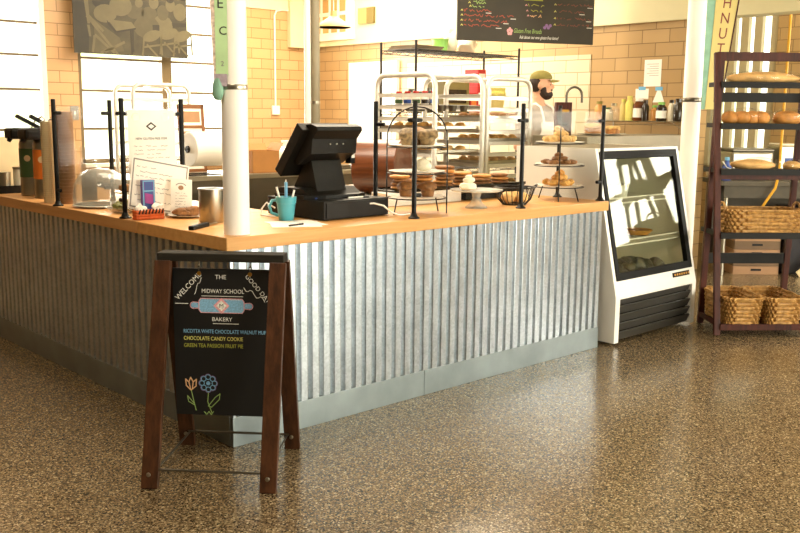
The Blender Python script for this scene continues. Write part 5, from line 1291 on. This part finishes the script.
for cx_, cy_ in ((149, 38), (167, 36), (181, 38)):
    shp([(cx_ + 9 * math.cos(a) - 1, cy_ + 5 * math.sin(a) - (math.cos(a)) * 2) for a in [2 * PI * k / 16 for k in range(16)]], 'sepia_l', .0018)
    lines([[(cx_ - 9, cy_ + 2), (cx_ - 11, cy_ + 18)], [(cx_ + 8, cy_ - 2), (cx_ + 9, cy_ + 17)], [(cx_ - 9, cy_ + 10), (cx_ + 8, cy_ + 8)], [(cx_ - 6, cy_ + 8), (cx_ + 4, cy_ + 18)]], 'sepia_l', .022, .0014)

# ------------------------------------------------------------------ pendant lamp
t = thing('pendant_lamp', 'tan dome pendant lamp hanging before the white soffit vent', 'lamp', (3.49, 3.58, 2.30))
obj('shade', MB().lathe([(.165, 0), (.155, .025), (.08, .07), (.035, .10), (.03, .15), (.0, .155), (.0, .15), (.028, .145), (.03, .1), (.075, .065), (.15, .022), (.16, 0)], 36), 'lampshade', t, True)
obj('cord', MB().tube([(0, 0, .15), (0, 0, CZ - 2.30)], .004, 8), 'wwhite', t, True)
obj('bulb', MB().blob((0, 0, .05), .03, .03, .035, 0, 0, 2), 'paper', t, True)
# conduit and box on the north wall
o = thing('conduit', 'thin white conduit pipe with box on the orange tiled corner wall', 'conduit', (5.24, 6.985, 0)); obj('pipe', MB().tube([(0, 0, 1.58), (0, 0, 2.78), (.03, 0, 2.84), (.12, 0, 2.86), (.5, 0, 2.86)], .012, 8), 'wwhite', o, True); obj('outlet_box', MB().box(-.06, .06, -.02, .014, 1.48, 1.6, bev=.008), 'wwhite', o)
o = thing('wall_switch', 'small grey wall switch on the tiled pier between the left windows', 'switch', (2.44, 6.999, 1.48)); obj('plate', MB().box(-.05, .05, -.008, 0, -.08, .08, bev=.003), 'print', o); obj('toggle', MB().box(-.01, .01, -.02, -.008, -.02, .02), 'paper', o)

# ------------------------------------------------------------------ painted sign and far-right kitchen
sx_, sy_ = 5.178, .62
t = thing('painted_sign', 'tall tapered yellow sign with maroon letters hanging behind the bread rack', 'sign', (sx_, sy_, 1.56), RZ)
yb = obj('yellow_board', MB().xz([(-.035, 0), (.085, 0), (.26, 1.5), (.03, 1.5)], -.012, .012), 'signyellow', t)
obj('teal_board', MB().xz([(-.115, .0), (-.036, 0), (.029, 1.5), (-.10, 1.5)], -.008, .016), 'teal', t)
obj('dark_edge', MB().xz([(.0855, 0), (.095, 0), (.272, 1.5), (.2605, 1.5)], -.016, .016), 'redwood', t)
for x in (-.05, .2): obj('cord', MB().tube([(x, 0, 1.5), (x, 0, CZ - 1.56)], .004, 6), 'wire', t)
for i, ch_ in enumerate('DOUGHNUTS'):
    z = .335 + (8 - i) * .125; x = .02 + .062 * z * 1.5
    text('lettering', ch_, .128, 'signred', yb, (x, -.0125, z), align='CENTER', ext=.0008, shear=.1, sx=.85)
fr_ = math.atan2(-.683, .73)
tb = table('stainless equipment table behind the bread rack', (6.80, .62, 0), fr_, 1.5, .66, .9, 'tabledark', shelf=False, under='tabledark')
def on_tb(u, v): return (6.80 + .73 * u + .683 * v, .62 - .683 * u + .73 * v)
t = thing('dough_machine', 'wide stainless machine on the table behind the bread rack', 'machine', (*on_tb(-.42, .05), .9005), fr_)
obj('housing', MB().box(-.2, .2, -.2, .2, .02, .27, bev=.02), 'steel', t); obj('lid', MB().box(-.19, .21, -.19, .19, .27, .30, bev=.01), 'steel_dark', t); obj('foot', MB().box(-.18, .18, -.18, .18, 0, .02), 'black', t)
t = thing('steel_case', 'tall steel machine with blue badge behind the bread rack', 'machine', (*on_tb(-.06, .0), .9005), fr_)
obj('housing', MB().box(-.11, .11, -.15, .15, 0, .33, bev=.012), 'steel', t); obj('badge', MB().box(-.05, .06, -.153, -.15, .17, .215), 'blue', t); obj('top_tray', MB().box(-.10, .12, -.14, .14, .33, .35, bev=.008), 'jar4', t)
t = thing('bottle', 'blue plastic bottle between the round column and the bread rack', 'bottle', (*on_tb(-.68, -.2), .9005)); obj('body', MB().lathe([(.04, 0), (.045, .01), (.045, .13), (.02, .17), (.02, .19), (0, .19)], 20), 'blue', t, True); obj('cap', MB().lathe([(.023, .19), (.023, .22), (0, .22)], 16), 'cyan', t, True)
o = thing('cloth', 'crumpled white cloth on the equipment table behind the rack', 'cloth', (*on_tb(-.69, .12), .9005)); obj('folds', MB().blob((0, 0, .05), .05, .08, .055, 90, .2, 3, .85), 'paper', o, True)
for i, (u, m, lab) in enumerate(((.2, 'paper', 'white paper carton at the right of the steel machine behind the rack'), (.38, 'card', 'tan carton on the equipment table at the right picture edge'))):
    o = carton('carton', lab, 'box', *on_tb(u, .02), .9005, .13, .13, .14 + .03 * i, m, 'orange_lbl'); o.rotation_euler = (0, 0, fr_)
o = obj('hose', MB().tube([(*on_tb(-.24, -.36), CZ), (*on_tb(-.24, -.36), 2.0), (*on_tb(-.24, -.36), .98), (*on_tb(-.27, -.37), .84), (*on_tb(-.35, -.38), .72), (*on_tb(-.40, -.36), .62), (*on_tb(-.45, -.28), .52), (*on_tb(-.5, -.1), .45)], .013, 8), 'yellow', None, True); tag(o, 'yellow hose hanging from the ceiling behind the bread rack', 'hose')
for i in range(5):
    t = thing('plastic_crate', ('lowest', 'second lowest', 'middle', 'second highest', 'topmost')[i] + ' of the stacked tan crates on the floor under the equipment table', 'crate', (*on_tb(-.36, -.12), .0005 + i * .081), fr_)
    b = MB(); b.box(-.22, .22, -.15, .15, 0, .006)
    for a in (-.22, .214): b.box(a, a + .006, -.15, .15, .006, .078)
    for a in (-.15, .144): b.box(-.22, .22, a, a + .006, .006, .078)
    obj('crate_body', b, 'cratedark' if i % 2 else 'beige_d', t); obj('hand_slot', MB().box(-.05, .05, -.1515, -.15, .035, .055), 'black', t)
t = thing('storage_bin', 'dark blue bin under the equipment table behind the rack', 'bin', (*on_tb(.10, -.1), .0), fr_); obj('bin_body', MB().box(-.17, .17, -.15, .15, 0, .62, bev=.02), 'trouser', t); obj('bin_lid', MB().box(-.18, .18, -.16, .16, .62, .65, bev=.008), 'black', t)
t = thing('storage_box', 'orange topped box beside the dark bin under the equipment table', 'box', (*on_tb(.46, -.1), .0), fr_); obj('box_body', MB().box(-.13, .13, -.14, .14, 0, .60, bev=.004), 'beige_d', t); obj('lid', MB().box(-.135, .135, -.145, .145, .60, .66, bev=.006), 'orange_lbl', t)
t = thing('rolling_pin', 'long pale board leaning under the equipment table', 'board', (*on_tb(.25, -.36), 0), fr_); obj('board', MB().bar((-.25, -.05, .01), (.25, .0, .42), .10, .015, (0, 1, 0)), 'beige', t)
